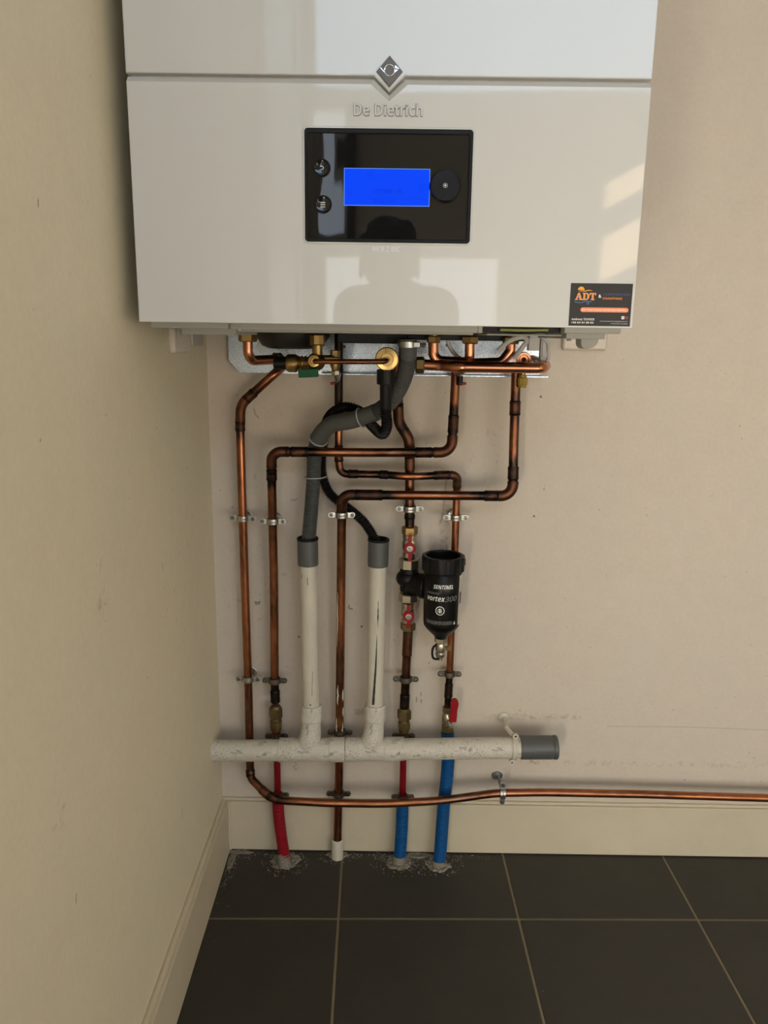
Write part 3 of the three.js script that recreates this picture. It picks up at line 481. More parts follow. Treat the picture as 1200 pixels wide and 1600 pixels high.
{ // cover plates
  const a = thing('cover_plate', 'cream plastic cover plate on the back wall right of the pipes', 'wall plate', [0.352, 1.06, 0]);
  part(a, 'plate', rbox(0.312, 0.392, 1.0285, 1.1, -0.001, 0.011, 0.0055, 4), M.creamPlastic); part(a, 'insert', rbox(0.33, 0.376, 1.047, 1.086, 0.008, 0.0118, 0.001), M.creamPlastic);
  const b = thing('cover_plate', 'cream plastic cover plate on the left wall under the boiler corner', 'wall plate', [XL, 1.06, 0.21]);
  part(b, 'plate', rbox(XL - 0.001, XL + 0.011, 1.02, 1.1, 0.165, 0.255, 0.0055, 4), M.creamPlastic); part(b, 'insert', rbox(XL + 0.006, XL + 0.0118, 1.037, 1.082, 0.185, 0.238, 0.001), M.creamPlastic);
}

// ---------- copper pipe runs ----------
// fit: list of [s0, s1, extra radius, burn]: solder fittings as sleeves over the pipe
function pipeRun(label, path, r, { id = 1, bright = 0.4, burns = [], fits = [], group } = {}) {
  const t = thing('copper_pipe', label, 'pipe', path[0].p.toArray(), group);
  const bn = [...burns]; for (const f of fits) { bn.push([f[0], 0.024, 0.8 * (f[3] ?? 1)], [f[1], 0.024, 0.8 * (f[3] ?? 1)]); }
  part(t, 'pipe', sweep(path, r, { col: copperTone(id, bn, bright) }), M.copper);
  fits.forEach(([s0, s1, e = 0.0013, k = 1, name = 'coupling'], i) => {
    s0 = Math.max(0, s0); s1 = Math.min(path.length_m, s1); const c0 = copperTone(id + i * 3 + 0.5, [[s0, 0.015, 1.0 * k], [s1, 0.015, 1.0 * k], [(s0 + s1) / 2, (s1 - s0) * 0.6, 0.62 * k]], bright - 0.3);
    part(t, name, sweep(slice(path, s0, s1), (s) => { const d = Math.min(s - s0, s1 - s); return r + e * (d < 0.0012 ? 0.45 + 0.55 * Math.max(0, d) / 0.0012 : 1) + (d > 0.0012 && d < 0.004 ? 0.0004 : 0); }, { col: c0 }), M.copperJoint);
  });
  return t;
}
const pA = bent([[-0.186, 0.996, 0.02], [-0.199, 0.983, 0.045], [-0.2629, 0.9265, 0.04], [-0.2656, 0.888, 0.036], [-0.2652, 0.6, 0.034], [-0.2637, 0.36, 0.034], [-0.2642, 0.2, 0.036], [-0.2625, 0.186, 0.042], [-0.2165, 0.156, 0.07], [-0.11, 0.1545, 0.075], [0.0038, 0.1544, 0.075], [0.1164, 0.1633, 0.075], [0.2245, 0.1722, 0.06], [0.3213, 0.1691, 0.05], [0.5118, 0.1681, 0.05], [0.7662, 0.1638, 0.05], [1.2, 0.157, 0.05], [XR, 0.14, 0.05]], [0, 0.02, 0.035, 0.02, 0.5, 0.5, 0.03, 0.06, 0.07, 0.6, 0.8, 0.5, 0.35, 0.4, 1, 1, 1, 0]);
{ const c = pA.corner;
  pipeRun('copper pipe nearest the left wall, bending at its foot to run far right', pA, 0.0079, { id: 1, bright: 0.62, fits: [[c[1] - 0.034, c[1] - 0.012, 0.0012, 1], [c[1] - 0.014, c[1] + 0.03, 0.0011, 0.35, 'elbow'], [c[1] + 0.028, c[1] + 0.048, 0.0012, 1], [c[5] - 0.002, c[5] + 0.012, 0.001, 1], [c[7] - 0.03, c[7] - 0.01, 0.001, 0.6, 'elbow'], [c[7] - 0.012, c[7] + 0.014, 0.001, 1]], burns: [[c[5] - 0.02, 0.05, 0.45]] }); }
const pB = bent([[-0.2122, 0.345, 0.03], [-0.2126, 0.391, 0.0305], [-0.209, 0.607, 0.04], [-0.2061, 0.8055, 0.065], [-0.2036, 0.848, 0.078], [-0.0507, 0.8488, 0.079], [0.1136, 0.851, 0.078], [0.1158, 0.9024, 0.07], [0.1181, 0.992, 0.06]], [0, 0.3, 0.5, 0.2, 0.02, 0.3, 0.021, 0.2, 0]);
{ const c = pB.corner;
  pipeRun('copper pipe second from the left wall, elbowing right across the grey hose', pB, 0.0081, { id: 2, bright: 0.5, fits: [[0.0, 0.026, 0.0012, 1.6], [c[2] - 0.012, c[2] + 0.01, 0.0014, 1.3], [c[3] - 0.028, c[3] + 0.028, 0.0013, 0.8, 'elbow'], [c[3] + 0.03, c[3] + 0.062, 0.0012, 1.2], [c[5] - 0.06, c[5] - 0.03, 0.0012, 1.2], [c[5] - 0.028, c[5] + 0.026, 0.0013, 0.6, 'elbow'], [c[5] + 0.03, c[5] + 0.062, 0.0012, 1.3]], burns: [[c[2] - 0.05, 0.06, 0.5], [pB.length_m - 0.03, 0.06, 0.4]] }); }
const pC = bent([[-0.0907, 0.02, 0.03], [-0.0868, 0.2039, 0.03], [-0.0825, 0.6103, 0.045], [-0.0806, 0.7365, 0.06], [-0.0801, 0.771, 0.072], [0.0643, 0.7725, 0.075], [0.2255, 0.7736, 0.075], [0.2234, 0.8709, 0.072], [0.2215, 0.996, 0.07]], [0, 0.3, 0.5, 0.3, 0.02, 0.3, 0.021, 0.3, 0]);
{ const c = pC.corner;
  const t = pipeRun('long copper pipe from the floor that elbows right and rises at the far right', pC, 0.0084, { id: 3, bright: 0.45, fits: [[c[3] - 0.032, c[3] + 0.02, 0.0012, 0.8, 'elbow'], [c[3] + 0.02, c[3] + 0.07, 0.0014, 1.3], [c[5] - 0.045, c[5] - 0.02, 0.0013, 1.3], [c[5] - 0.02, c[5] + 0.024, 0.0014, 0.5, 'elbow'], [c[5] + 0.026, c[5] + 0.05, 0.0013, 1.3], [c[5] + 0.14, c[5] + 0.166, 0.0012, 1.0]], burns: [[c[5] + 0.2, 0.04, 0.4]] });
  // flecks of wall paint left on the pipe
  const pf = []; for (const [s0, s1, a0, a1, z] of [[0.325, 0.37, 3.9, 4.5, 1], [0.335, 0.36, 5.2, 5.9, 2], [0.3, 0.322, 5.4, 5.9, 3], [0.45, 0.56, 3.7, 4.15, 4], [0.262, 0.3, 3.6, 4.2, 5], [0.255, 0.29, 5.3, 5.8, 6]]) { // flakes: thin shells
    const path = slice(pC, s0, s1), n = 14, m = 6, pos = [], idx = [];
    for (let i = 0; i <= n; i++) { const q = slice(path, s0 + (s1 - s0) * i / n, s0 + (s1 - s0) * i / n + 1e-3)[0].p; const w = Math.sin(Math.PI * i / n) * (0.75 + 0.6 * noise(i * 0.8, z, 0)), am = (a0 + a1) / 2 + 0.25 * noise(i * 0.5, z, 4); for (let k = 0; k <= m; k++) { const a = am + (k / m - 0.5) * (a1 - a0) * w, rr = 0.0084 + (k === 0 || k === m ? 0.00005 : 0.0005); pos.push(q.x + Math.cos(a + Math.PI) * rr * -1, q.y, q.z - Math.sin(a) * rr); if (i && k) { const b = i * (m + 1) + k; idx.push(b - m - 2, b - m - 1, b - 1, b - m - 1, b, b - 1); } } }
    const g = new THREE.BufferGeometry(); g.setAttribute('position', new THREE.Float32BufferAttribute(pos, 3)); g.setIndex(idx); g.computeVertexNormals(); pf.push(g);
  }
  for (const g of pf) part(t, 'paint_flake', g, M.plainPvc, 'flake of white paint');
  part(t, 'floor_collar', along(lathe([[0.0118, -0.028], [0.0125, 0.014], [0.0118, 0.019], [0.0095, 0.021], [0.0085, 0.018]], 28), [-0.0905, 0.022, 0.03], [0.01, 1, 0]), M.plainPvc, 'white plastic collar at the floor');
}
const pD1 = bent([[0.044, 0.701, 0.045], [0.043, 0.735, 0.045], [0.041, 0.853, 0.045], [0.0379, 0.8716, 0.045], [0.0202, 0.8989, 0.045], [0.0187, 0.9217, 0.045], [0.0176, 1.0, 0.05]], [0, 0.2, 0.06, 0.035, 0.035, 0.06, 0]);
{ const c = pD1.corner; pipeRun('copper pipe with an offset bend rising behind the grey hose from the upper ball valve', pD1, 0.0088, { id: 4, bright: 0.38, fits: [[0.02, 0.03, 0.0008, 1.6], [c[1] - 0.04, c[1] - 0.015, 0.0006, 0.6], [c[2] - 0.022, c[2] + 0.018, 0.001, 1.1, 'elbow'], [c[3] - 0.014, c[3] + 0.035, 0.001, 1.1, 'elbow']], burns: [[c[3] + 0.01, 0.06, 0.8]] }); }
const pD2 = bent([[0.0411, 0.34, 0.035], [0.0424, 0.4025, 0.04], [0.0448, 0.507, 0.045]], 0.2);
pipeRun('short copper pipe between the lower ball valve and the brass coupling', pD2, 0.0086, { id: 5, bright: 0.45, fits: [[0.0, 0.03, 0.001, 1.5], [pD2.length_m - 0.055, pD2.length_m, 0.0009, 0.45]], burns: [[0.05, 0.03, 0.9], [pD2.length_m - 0.02, 0.04, 0.5]] });
const pE = bent([[0.1262, 0.34, 0.03], [0.1278, 0.4273, 0.03], [0.1292, 0.6727, 0.035], [0.1287, 0.7829, 0.04], [0.1277, 0.8052, 0.047], [0.0993, 0.8057, 0.053], [0.0411, 0.8042, 0.066], [-0.0049, 0.8054, 0.053], [-0.084, 0.8046, 0.047], [-0.0872, 0.83, 0.045], [-0.087, 0.978, 0.048]], [0, 0.3, 0.5, 0.2, 0.016, 0.2, 0.15, 0.2, 0.022, 0.2, 0]);
{ const c = pE.corner; pipeRun('narrow copper pipe behind the black filter, stepping left above it and rising again', pE, 0.007, { id: 6, bright: 0.5, fits: [[0.02, 0.05, 0.001, 1.5], [c[3] - 0.024, c[3] + 0.012, 0.0011, 0.5, 'elbow'], [c[3] + 0.012, c[3] + 0.042, 0.0012, 1.4], [c[6] - 0.008, c[6] + 0.008, 0.0011, 1.4], [c[7] - 0.03, c[7] - 0.012, 0.001, 1.2], [c[7] + 0.02, c[7] + 0.05, 0.001, 0.8], [c[9] !== undefined ? c[8] + 0.06 : 1.2, c[8] + 0.1, 0.001, 1]], burns: [[c[7] + 0.02, 0.04, 0.6]] }); }

// ---------- pipe clips ----------
// a split band round the pipe (axis given), with two ears and screws; rosette and stud on the wall
function clip(label, [x, y, z], r, axis = 'y', { mat = M.zinc, screw = M.zinc, off = 0, roll = 0, rubber = false, rosette = true } = {}) {
  const t = thing('pipe_clip', label, 'pipe clip', [x, y, z]);
  const q = new THREE.Quaternion(); if (axis === 'x') q.setFromAxisAngle(new THREE.Vector3(0, 0, 1), Math.PI / 2); const q2 = new THREE.Quaternion().setFromAxisAngle(new THREE.Vector3(0, 0, 1), roll);
  const fin = (g) => g.applyQuaternion(q).applyQuaternion(q2);
  const R = r + 0.0012, w = 0.0052, B = R + 0.0016, s = new THREE.Shape(), e = 0.0125; // band outline in x-z, extruded along y
  s.absarc(0, 0, B, 0, Math.PI * 2); const h = new THREE.Path(); h.absarc(0, 0, R, 0, Math.PI * 2, true); s.holes.push(h);
  const band = new THREE.ExtrudeGeometry(s, { depth: w * 2 - 0.002, bevelEnabled: true, bevelSize: 0.0005, bevelThickness: 0.001, bevelSegments: 2, curveSegments: 20 }).translate(0, 0, -w + 0.001).rotateX(Math.PI / 2);
  const ear = (sg) => { const c = new THREE.Shape(); c.moveTo(sg * (B - 0.001), -w * 0.85); c.lineTo(sg * (B + e - w * 0.8), -w * 0.9); c.absarc(sg * (B + e - w * 0.8), 0, w * 0.9, -Math.PI / 2, Math.PI / 2, sg < 0); c.lineTo(sg * (B - 0.001), w * 0.85); c.closePath(); return new THREE.ExtrudeGeometry(c, { depth: 0.0036, bevelEnabled: true, bevelSize: 0.0005, bevelThickness: 0.0005, bevelSegments: 2, curveSegments: 10 }).translate(0, 0, -0.0018); };
  mesh('clamp_band', crease(fin(merge([band, new THREE.TorusGeometry(B + 0.0001, 0.0009, 6, 32).rotateX(Math.PI / 2)])), 0.6), mat, t);
  for (const sg of [-1, 1]) {
    const em = mesh('ear', crease(fin(ear(sg)), 0.6), mat, t);
    const sc = along(lathe([[0.0034, 0], [0.0034, 0.0012], [0.0028, 0.0026], [0.0015, 0.0028], [0.0012, 0.0018], [0, 0.0016]], 16), [sg * (B + e - w * 0.8 - 0.0004), 0, 0.002], [0, 0, 1]);
    mesh('screw', fin(sc), screw === M.zinc ? M.zincDark : screw, em);
  }
  if (rubber) mesh('rubber_lining', fin(sweep([{ p: new THREE.Vector3(0, -w - 0.0012, 0), s: 0 }, { p: new THREE.Vector3(0, w + 0.0012, 0), s: 0.02 }], R + 0.0003, { seg: 28, caps: false })), M.rubber, t);
  const stud = [along(cyl(0.003, z - B + 0.002, 12), [off, 0, -(z + B) / 2], [0, 0, 1])];
  mesh('stud', merge(stud), M.zincDark, t);
  if (rosette) mesh('rosette', along(lathe([[0.0108, 0], [0.0112, 0.0014], [0.0102, 0.002], [0.0088, 0.0012], [0.006, 0.0016], [0, 0.002]], 28), [rosette === true ? off : rosette[0], rosette === true ? 0.002 : rosette[1], -z - 0.0002], [0, 0, 1]), M.zinc, t);
  return t;
}
const DK = { mat: M.zincOld, screw: M.zincOld, rosette: false };
clip('shiny pipe clip at mid height on the copper pipe nearest the left wall', [-0.2654, 0.7165, 0.0347], 0.0079, 'y', { rosette: [0.0005, -0.004], roll: -0.05 });
clip('shiny pipe clip at mid height on the second copper pipe from the left', [-0.2076, 0.7155, 0.0515], 0.0081, 'y', { rosette: [0.0, -0.006], rubber: true });
clip('shiny pipe clip just under the elbow of the long copper pipe from the floor', [-0.0807, 0.731, 0.0592], 0.0084, 'y', { rubber: true });
clip('shiny pipe clip above the upper red-handled ball valve', [0.0432, 0.7409, 0.045], 0.0088, 'y', { rubber: true });
clip('shiny pipe clip on the narrow copper pipe above the black filter', [0.129, 0.7241, 0.0376], 0.007, 'y', { rosette: [-0.002, -0.002] });
clip('shiny pipe clip low on the copper pipe nearest the left wall', [-0.2639, 0.3955, 0.034], 0.0079, 'y', { rosette: [0.001, -0.002] });
clip('dull pipe clip low on the second copper pipe, above its brass coupling', [-0.2126, 0.3911, 0.0305], 0.0081, 'y', { ...DK, rubber: true, screw: M.zinc });
clip('dull pipe clip under the lower red-handled ball valve', [0.0424, 0.4025, 0.04], 0.0086, 'y', { ...DK, screw: M.zinc, rubber: true });
clip('dull pipe clip on the narrow copper pipe above the red lever', [0.1276, 0.4099, 0.03], 0.007, 'y', { ...DK, screw: M.zinc });
clip('dark pipe clip on the long copper pipe, just above the white drain', [-0.0851, 0.2839, 0.0329], 0.0084, 'y', DK);
clip('dark pipe clip under the left brass coupling, above the white drain', [-0.2112, 0.2722, 0.03], 0.0065, 'y', DK);
clip('dark pipe clip under the right brass coupling, above the white drain', [0.0406, 0.2789, 0.034], 0.0065, 'y', DK);
clip('dark pipe clip on the left red pipe, behind the low copper pipe', [-0.211, 0.1415, 0.03], 0.0068, 'y', DK);
clip('dark pipe clip on the long copper pipe, just above the low copper pipe', [-0.0881, 0.1467, 0.03], 0.0084, 'y', DK);
clip('dark pipe clip on the right red pipe, behind the low copper pipe', [0.0415, 0.1415, 0.03], 0.0068, 'y', DK);
clip('shiny upright pipe clip on the low copper pipe under the end of the white drain', [0.2375, 0.1716, 0.0584], 0.0079, 'x', { rosette: [-0.003, 0.004] });

// ---------- white drain with its two standpipes ----------
{
  const D = thing('drain_pipe', 'white painted waste pipe with two standpipes and grey plastic ends', 'waste pipe', [-0.329, 0.258, 0.066]);
  const line = bent([[-0.3287, 0.2586, 0.066], [-0.0722, 0.2642, 0.066], [0.2687, 0.2751, 0.066]], 1);
  part(D, 'pipe', sweep(line, (s) => 0.0206 + 0.0004 * noise(s * 14, 1, 0), { seg: 36 }), M.pvc);
  for (const [x0, x1] of [[-0.2003, -0.0735], [-0.0715, 0.0333]]) {
    const xc = x0 < -0.1 ? -0.1381 : -0.0165, y = (x) => 0.2593 + (x + 0.329) * 0.0235, Sx = bent([[x0, y(x0), 0.066], [x1, y(x1), 0.066]], 1);
    const top = x0 < -0.1 ? [[xc - 0.012, y(xc), 0.066], [xc - 0.003, 0.29, 0.063], [xc - 0.001, 0.325, 0.059], [xc - 0.001, 0.355, 0.058]] : [[xc - 0.013, y(xc), 0.066], [xc - 0.003, 0.293, 0.063], [xc, 0.327, 0.059], [xc, 0.358, 0.058]];
    const br = smooth(top), L = br.length_m;
    part(D, 'tee', mergeGeometries([sweep(Sx, (s) => { const d = Math.min(s, Sx.length_m - s); return 0.0222 + 0.0013 * clamp01((0.032 - d) / 0.004) + 0.0006 * noise(s * 30, x0, 2); }, { seg: 36 }), sweep(br, (s) => { const d = L - s; return 0.0188 + 0.0025 * clamp01((0.045 - s) / 0.02) + 0.0018 * clamp01((0.034 - d) / 0.004) - 0.001 * clamp01((0.003 - d) / 0.003) + 0.0011 * noise(s * 70, x0, 3); }, { seg: 36 })]), M.pvc);
    const st = x0 < -0.1 ? [[xc - 0.001, 0.345, 0.058], [-0.141, 0.4869, 0.057], [-0.1432, 0.66, 0.056]] : [[xc, 0.345, 0.058], [-0.0152, 0.4888, 0.057], [-0.0135, 0.66, 0.056]];
    part(D, 'standpipe', sweep(bent(st, 1), 0.0161, { seg: 32 }), M.plainPvc);
    if (x0 > -0.1) { // long crack in the paint: a split strip lying on the pipe
      const cr = bent([[xc - 0.003, 0.365, 0.058 + 0.0158], [-0.0155, 0.44, 0.0573 + 0.0158], [-0.0138, 0.505, 0.0568 + 0.0158]], 0.5), c2 = bent([[-0.0128, 0.515, 0.0725], [-0.0122, 0.58, 0.072]], 0.5);
      part(D, 'paint_crack', mergeGeometries([sweep(cr, (s) => 0.0024 * Math.sqrt(clamp01(1.02 - s / cr.length_m)) * (1 + 0.25 * noise(s * 90, 1, 1)), { seg: 8 }), sweep(c2, (s) => 0.0011 * (1 + 0.8 * noise(s * 100, 3, 2)) * Math.sin(Math.PI * clamp01(s / c2.length_m)), { seg: 8 })]), M.barePvc, 'bare grey plastic showing through a crack in the paint');
    } else part(D, 'paint_crack', mergeGeometries([sweep(bent([[-0.1425, 0.6, 0.0722], [-0.1428, 0.615, 0.0722]], 1), 0.0006, { seg: 6 }), sweep(bent([[-0.1535, 0.612, 0.0685], [-0.153, 0.62, 0.0685]], 1), 0.0006, { seg: 6 }), new THREE.SphereGeometry(0.0016, 10, 8).translate(-0.139, 0.362, 0.0737), sweep(bent([[-0.136, 0.38, 0.0735], [-0.1345, 0.43, 0.0728]], 1), (s) => 0.0004 * (1 + noise(s * 80, 2, 1)), { seg: 6 })]), M.greyPvc, 'small chips in the paint');
    const t0 = new THREE.Vector3(...st[2]), dir = t0.clone().sub(V(st[1])).normalize();
    part(D, 'coupler', along(lathe([[0.0162, -0.026], [0.0188, -0.025], [0.0192, -0.02], [0.0192, 0.022], [0.0196, 0.0225], [0.0196, 0.0255], [0.018, 0.0262], [0.0158, 0.0255], [0.0155, -0.02], [0.001, -0.021]], 40), t0.toArray(), dir.toArray()), M.greyPvc, 'grey coupler');
    part(D, 'rubber_seal', along(lathe([[0.0196, 0.0225], [0.0201, 0.0235], [0.0201, 0.0258], [0.0185, 0.0272], [0.0155, 0.026], [0.0145, 0.012]], 40), t0.toArray(), dir.toArray()), M.rubber, 'black seal');
  }
  for (const [x, r] of [[-0.3255, 0.0218], [0.0365, 0.0226]]) part(D, 'joint_ring', sweep(bent([[x - 0.004, 0.2593 + (x + 0.329) * 0.0265, 0.066], [x + 0.004, 0.2593 + (x + 0.329) * 0.0265, 0.066]], 1), r, { seg: 36 }), M.pvc);
  const dx = [1, 0.022, 0];
  part(D, 'end_plug', along(lathe([[0.0195, -0.004], [0.0222, -0.003], [0.0226, 0], [0.0226, 0.058], [0.0215, 0.0585], [0.0215, 0.0605], [0.0229, 0.061], [0.0232, 0.063], [0.0232, 0.067], [0.022, 0.0685], [0.019, 0.0686], [0.0185, 0.06], [0, 0.058]], 44), [0.2687, 0.2752, 0.066], dx), M.greyPvc, 'grey end plug');
}
{ // painted bracket clamp of the drain
  const t = thing('drain_clamp', 'white painted clamp holding the right end of the waste pipe', 'pipe clip', [0.2538, 0.2746, 0.066]);
  mesh('clamp_band', crease(merge([new THREE.TorusGeometry(0.0222, 0.0012, 8, 48).rotateY(Math.PI / 2).translate(-0.0034, 0, 0), new THREE.TorusGeometry(0.0222, 0.0012, 8, 48).rotateY(Math.PI / 2).translate(0.0034, 0, 0), lathe([[0.0212, -0.005], [0.0222, -0.005], [0.0222, 0.005], [0.0212, 0.005]], 44).rotateZ(Math.PI / 2)]), 0.7), M.plainPvc, t);
  for (const sg of [-1, 1]) { const e = mesh('ear', along(lathe([[0, -0.003], [0.005, -0.003], [0.0055, -0.002], [0.0055, 0.002], [0.005, 0.003], [0, 0.003]], 20), [sg < 0 ? -0.003 : 0.001, sg * 0.027, 0.004], [0, 0, 1]), M.plainPvc, t); mesh('screw', along(cyl(0.0022, 0.002, 12), [sg < 0 ? -0.003 : 0.001, sg * 0.0275, 0.0075], [0, 0, 1]), sg < 0 ? M.zinc : M.zincOld, e); }
  mesh('stud', along(cyl(0.0045, 0.046, 14), [-0.012, 0.03, -0.043], [0, 0, 1]), M.plainPvc, t); mesh('rosette', along(lathe([[0.011, 0], [0.011, 0.003], [0.006, 0.007], [0, 0.007]], 24), [-0.012, 0.03, -0.066], [0, 0, 1]), M.plainPvc, t);
  mesh('strut', sweep(bent([[-0.012, 0.03, -0.022], [-0.004, 0.025, -0.004]], 1), 0.0042, { seg: 12 }), M.plainPvc, t);
}

// ---------- plastic pipes and sleeves at the floor ----------
const corr = (r, a, p) => (s) => r + a * Math.sin(s / p * Math.PI * 2);
{
  const a = thing('red_pipe', 'left red plastic pipe dropping below the left brass coupling into a ribbed red sleeve', 'pipe', [-0.2113, 0.275, 0.03]);
  part(a, 'pipe', sweep(smooth([[-0.2112, 0.285, 0.03], [-0.211, 0.2, 0.03], [-0.2111, 0.11, 0.031]]), 0.0068), M.redPipe);
  const b = thing('ribbed_sleeve', 'ribbed red plastic sleeve leaving the floor at the left', 'sleeve', [-0.195, 0.012, 0.058]);
  part(b, 'sleeve', sweep(smooth([[-0.2111, 0.141, 0.03], [-0.2095, 0.1, 0.0325], [-0.205, 0.062, 0.038], [-0.1985, 0.03, 0.05], [-0.1945, 0.004, 0.06]], 0.0007), corr(0.0112, 0.0007, 0.0042), { seg: 24 }), phy({ color: new THREE.Color(0.27, 0.004, 0.014), roughness: 0.4, specularIntensity: 0.5 }));
  part(b, 'plaster_collar', along(lathe([[0.0135, -0.012], [0.0128, 0.004], [0.0122, 0.013], [0.0112, 0.0145]], 24), [-0.1962, 0.0105, 0.0572], [-0.2, 0.85, -0.4]), mortarMat, 'plaster smeared round the sleeve');
  const c = thing('red_pipe', 'right red plastic pipe dropping below the right brass coupling into a blue sleeve', 'pipe', [0.041, 0.28, 0.034]);
  part(c, 'pipe', sweep(smooth([[0.0408, 0.285, 0.0345], [0.0411, 0.2, 0.0305], [0.0412, 0.1, 0.0305]]), 0.0066), M.redPipe);
  const d = thing('ribbed_sleeve', 'short ribbed blue sleeve round the foot of the right red pipe', 'sleeve', [0.036, 0.0, 0.043]);
  part(d, 'sleeve', sweep(smooth([[0.0413, 0.135, 0.03], [0.0409, 0.08, 0.034], [0.0385, 0.025, 0.0395], [0.0365, -0.008, 0.044]], 0.0007), corr(0.0118, 0.0009, 0.0043), { seg: 24 }), M.blue);
  part(d, 'plaster_collar', along(lathe([[0.0145, -0.012], [0.0137, 0.004], [0.0128, 0.01], [0.0122, 0.012]], 24), [0.0362, 0.004, 0.0432], [0.05, 1, -0.1]), mortarMat, 'plaster smeared round the sleeve');
  const e = thing('ribbed_sleeve', 'long ribbed blue sleeve running from behind the drain to the floor', 'sleeve', [0.116, 0.0, 0.05]);
  part(e, 'sleeve', sweep(smooth([[0.1275, 0.285, 0.03], [0.1305, 0.235, 0.03], [0.1293, 0.19, 0.0315], [0.1249, 0.1391, 0.036], [0.1222, 0.085, 0.041], [0.1195, 0.029, 0.0465], [0.116, -0.008, 0.0505]], 0.0007), corr(0.0122, 0.0009, 0.0043), { seg: 24 }), M.blue);
  part(e, 'plaster_collar', along(lathe([[0.0148, -0.012], [0.014, 0.002], [0.013, 0.007], [0.0126, 0.009]], 24), [0.1165, 0.003, 0.05], [0.05, 1, -0.1]), mortarMat, 'plaster smeared round the sleeve');
}
// ---------- brass couplings and valves on the risers ----------
function coupling(label, x, z, y0, y1) {
  const t = thing('brass_coupling', label, 'coupling', [x, y0, z]); const h = y1 - y0;
  mesh('body', lathe([[0.0075, -0.004], [0.009, 0], [0.0105, 0.002], [0.0115, h * 0.3], [0.0095, h * 0.42], [0.0095, h * 0.55], [0.0118, h * 0.6], [0.0112, h * 0.93], [0.0085, h], [0, h]], 28), M.brassOld, t);
  mesh('union_nut', nutGeo(0.0138, h * 0.4, 6, 0.002, 0.3).translate(0, h * 0.72, 0), M.brassOld, t);
  mesh('union_nut', nutGeo(0.0128, h * 0.3, 6, 0.0018, 0.1).translate(0, h * 0.28, 0), M.brassOld, t);
}
coupling('old brass coupling on the second copper pipe, just above the white drain', -0.2118, 0.03, 0.284, 0.338);
coupling('old brass coupling under the red-handled ball valves, just above the white drain', 0.0411, 0.035, 0.288, 0.34);
{ // ball valve with long red lever
  const t = thing('ball_valve', 'ball valve with a long red lever on the narrow copper pipe', 'valve', [0.1272, 0.287, 0.03]); const h = 0.06;
  mesh('body', lathe([[0.007, -0.006], [0.0075, 0], [0.0095, 0.004], [0.0095, 0.016], [0.0122, 0.022], [0.013, 0.03], [0.0118, 0.039], [0.009, 0.043], [0, 0.043]], 28), M.nickel, t);
  mesh('union_nut', nutGeo(0.0128, 0.015, 6, 0.0018).translate(0, 0.008, 0), M.brassOld, t); mesh('union_nut', nutGeo(0.0112, 0.013, 6, 0.0015, 0.2).translate(0, 0.0475, 0), M.brassOld, t);
  mesh('spindle', along(lathe([[0.006, 0], [0.006, 0.012], [0.0045, 0.013], [0.0045, 0.022], [0.003, 0.023], [0, 0.023]], 20), [0.003, 0.028, 0.008], [0.1, 0, 1]), M.nickel, t);
  const s = new THREE.Shape(); s.moveTo(-0.0048, 0.012); s.bezierCurveTo(-0.006, 0.03, -0.002, 0.032, -0.0045, 0.044); s.bezierCurveTo(-0.008, 0.062, 0.009, 0.062, 0.0072, 0.044); s.bezierCurveTo(0.0045, 0.032, 0.0075, 0.028, 0.0062, 0.012); s.closePath();
  mesh('lever', crease(new THREE.ExtrudeGeometry(s, { depth: 0.004, bevelEnabled: true, bevelSize: 0.0016, bevelThickness: 0.0018, bevelSegments: 4, curveSegments: 14 }), 0.9).rotateZ(-0.06).translate(0.0055, 0.0262, 0.026), M.redHandle, t);
  mesh('lever_nut', along(nutGeo(0.0042, 0.004), [0.006, 0.029, 0.033], [0, 0, 1]), M.zinc, t);
}
function butterflyValve(label, x, z, y0, h, topBrass) {
  const t = thing('ball_valve', label, 'valve', [x, y0, z]);
  mesh('body', lathe([[0.0105, 0], [0.0128, 0.002], [0.0128, h * 0.2], [0.011, h * 0.26], [0.0142, h * 0.4], [0.0142, h * 0.66], [0.0118, h * 0.78], [0.0135, h * 0.82], [0.0135, h * 0.97], [0.0115, h], [0, h]], 36), M.nickel, t);
  mesh('boss', along(lathe([[0.0082, 0], [0.0082, 0.006], [0.0068, 0.008], [0.0068, 0.012], [0, 0.012]], 24), [0, h * 0.53, 0.0105], [0, 0, 1]), M.nickel, t);
  const s = new THREE.Shape(); const w = 0.0023, L = h * 0.5, R = 0.0094;
  s.moveTo(-w, L); s.lineTo(w, L); s.lineTo(w * 1.15, R * 0.93); s.absarc(0, 0, R, Math.PI / 2 - 0.28, -Math.PI / 2 + 0.28, true); s.lineTo(w, -L); s.lineTo(-w, -L); s.lineTo(-w * 1.15, -R * 0.93); s.absarc(0, 0, R, -Math.PI / 2 - 0.28, Math.PI / 2 + 0.28, true); s.closePath();
  const hd = mesh('handle', crease(new THREE.ExtrudeGeometry(s, { depth: 0.0045, bevelEnabled: true, bevelSize: 0.0012, bevelThickness: 0.0014, bevelSegments: 3, curveSegments: 14 }), 0.8).translate(0, h * 0.53, 0.0225), M.redHandle, t, 'red butterfly handle');
  mesh('handle_nut', along(merge([nutGeo(0.0043, 0.0036, 6, 0.0006), cyl(0.0018, 0.006, 12)]), [0, h * 0.53, 0.0305], [0, 0, 1]), M.zinc, hd); mesh('washer', along(lathe([[0.003, 0], [0.0054, 0], [0.0054, 0.0008], [0.003, 0.001]], 24), [0, h * 0.53, 0.0283], [0, 0, 1]), M.zinc, hd);
  return t;
}
